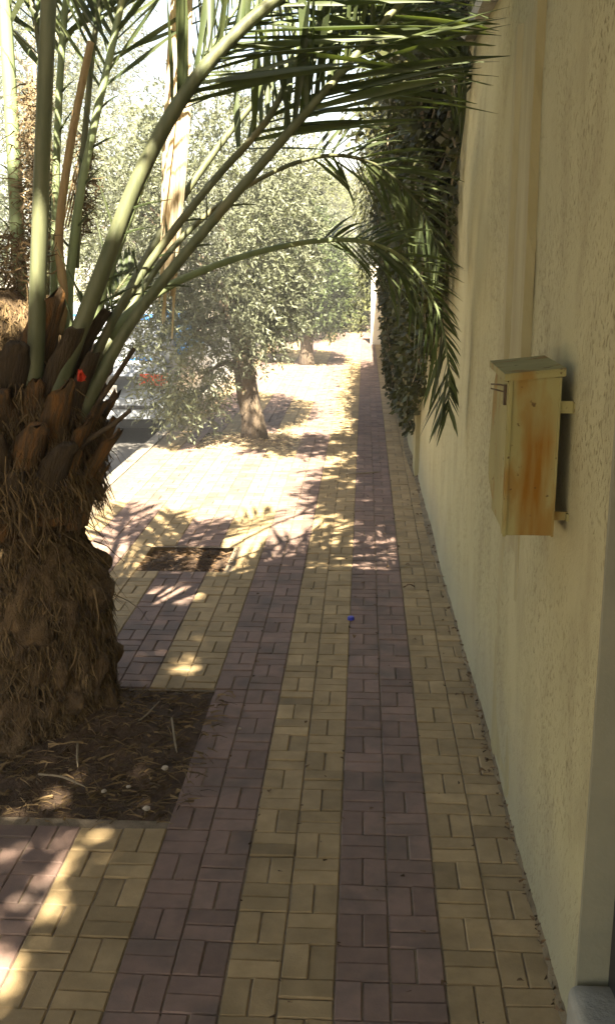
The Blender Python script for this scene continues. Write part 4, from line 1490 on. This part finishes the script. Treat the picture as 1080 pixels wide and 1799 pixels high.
for _ in range(46):
    y = 2.1 + 6.5 * rr.random()
    x = rr.choice([rr.uniform(-0.5, 0.44), rr.gauss(0.40, 0.05), rr.gauss(0.1, .2)])
    x = max(-0.52, min(0.44 - 0.008 * max(0, y - 2), x))
    spots.append((x, y, rr.uniform(0.28, 0.75)))
for px, py, s, lb in big:
    o = bpy.data.objects.new('dead_leaf', leaf_meshes[1]); COL.objects.link(o)
    o.location = gr(px, py, 0.001); o.scale = (s, s, s); o.rotation_euler = (0, 0, 0.1)
    tag(o, lb, 'dead leaf')
for x, y, s in spots:
    o = bpy.data.objects.new('dead_leaf', rr.choice(leaf_meshes)); COL.objects.link(o)
    o.location = (x, y, 0.002); o.scale = (s, s, s); o.rotation_euler = (rr.uniform(-.2, .2), rr.uniform(-.2, .2), rr.uniform(0, 6.28))
    c_ = int((X_R - x) / (2 * WB))
    where = ['right yellow stripe by the wall', 'right purple stripe', 'middle yellow stripe', 'left purple stripe'][max(0, min(3, c_))]
    far_ = 'in the foreground' if y < 3.6 else ('halfway along' if y < 5.4 else 'beyond the shadow edge')
    tag(o, 'small brown dead leaf %s on the %s' % (far_, where), 'dead leaf', 'small dead leaves on the %s %s' % (where, far_))
# crumbs of earth and leaf along the wall foot
def crumbs(rr):
    y = 2.0 + 7 * rr.random() ** 1.2
    p = Vector((wx(y) - abs(rr.gauss(0, 0.014)) - 0.004, y, rr.uniform(0.004, 0.016)))
    a = rr.uniform(0, 6.28)
    d = Vector((math.cos(a), math.sin(a), rr.uniform(-.2, .4)))
    L = rr.uniform(0.004, 0.018)
    return [p, p + d * L * .5, p + d * L], rr.uniform(0.002, 0.006), rr.uniform(0.5, 1.6)


tag(strips('debris', 420, crumbs, M['dead_leaf'], None, 99), 'crumbled earth and leaf debris along the wall foot', 'debris', kind='stuff')


# specks of leaf and grit caught in the joints of the path
def specks(rr):
    y = 2.0 + 7.5 * rr.random()
    x = rr.uniform(-0.55, 0.44 - 0.008 * y)
    if rr.random() < 0.6:
        x = X_R - WB * round((X_R - x) / WB) + rr.gauss(0, 0.004)
    p = Vector((x, y, 0.003))
    a = rr.uniform(0, 6.28)
    L = rr.uniform(0.003, 0.016)
    d = Vector((math.cos(a), math.sin(a), rr.uniform(0, .2)))
    return [p, p + d * L * .5, p + d * L], rr.uniform(0.0015, 0.0045), rr.uniform(0.3, 1.0)


tag(strips('leaf_specks', 260, specks, M['dead_leaf'], None, 98), 'tiny dark specks of leaf in the path joints', 'litter', kind='stuff')


# ------------------------------------------------------------------ haze volume added in place of lens glare
hz = MB()
hz.box(-310, 310, -210, 410, ROAD_Z - 1.1, 8.6)
air = hz.build('haze', M['joint'])
tag(air, 'thin haze added over the path to stand in for lens glare', 'haze', kind='stuff')
hm = bpy.data.materials.new('haze')
hm.use_nodes = True
hm.node_tree.nodes.remove(hm.node_tree.nodes['Principled BSDF'])
pv = hm.node_tree.nodes.new('ShaderNodeVolumePrincipled')
pv.inputs['Color'].default_value = (0.92, 0.92, 0.90, 1)
pv.inputs['Density'].default_value = 0.0055
pv.inputs['Anisotropy'].default_value = 0.0
hm.node_tree.links.new(pv.outputs[0], hm.node_tree.nodes['Material Output'].inputs['Volume'])
air.data.materials.clear()
air.data.materials.append(hm)
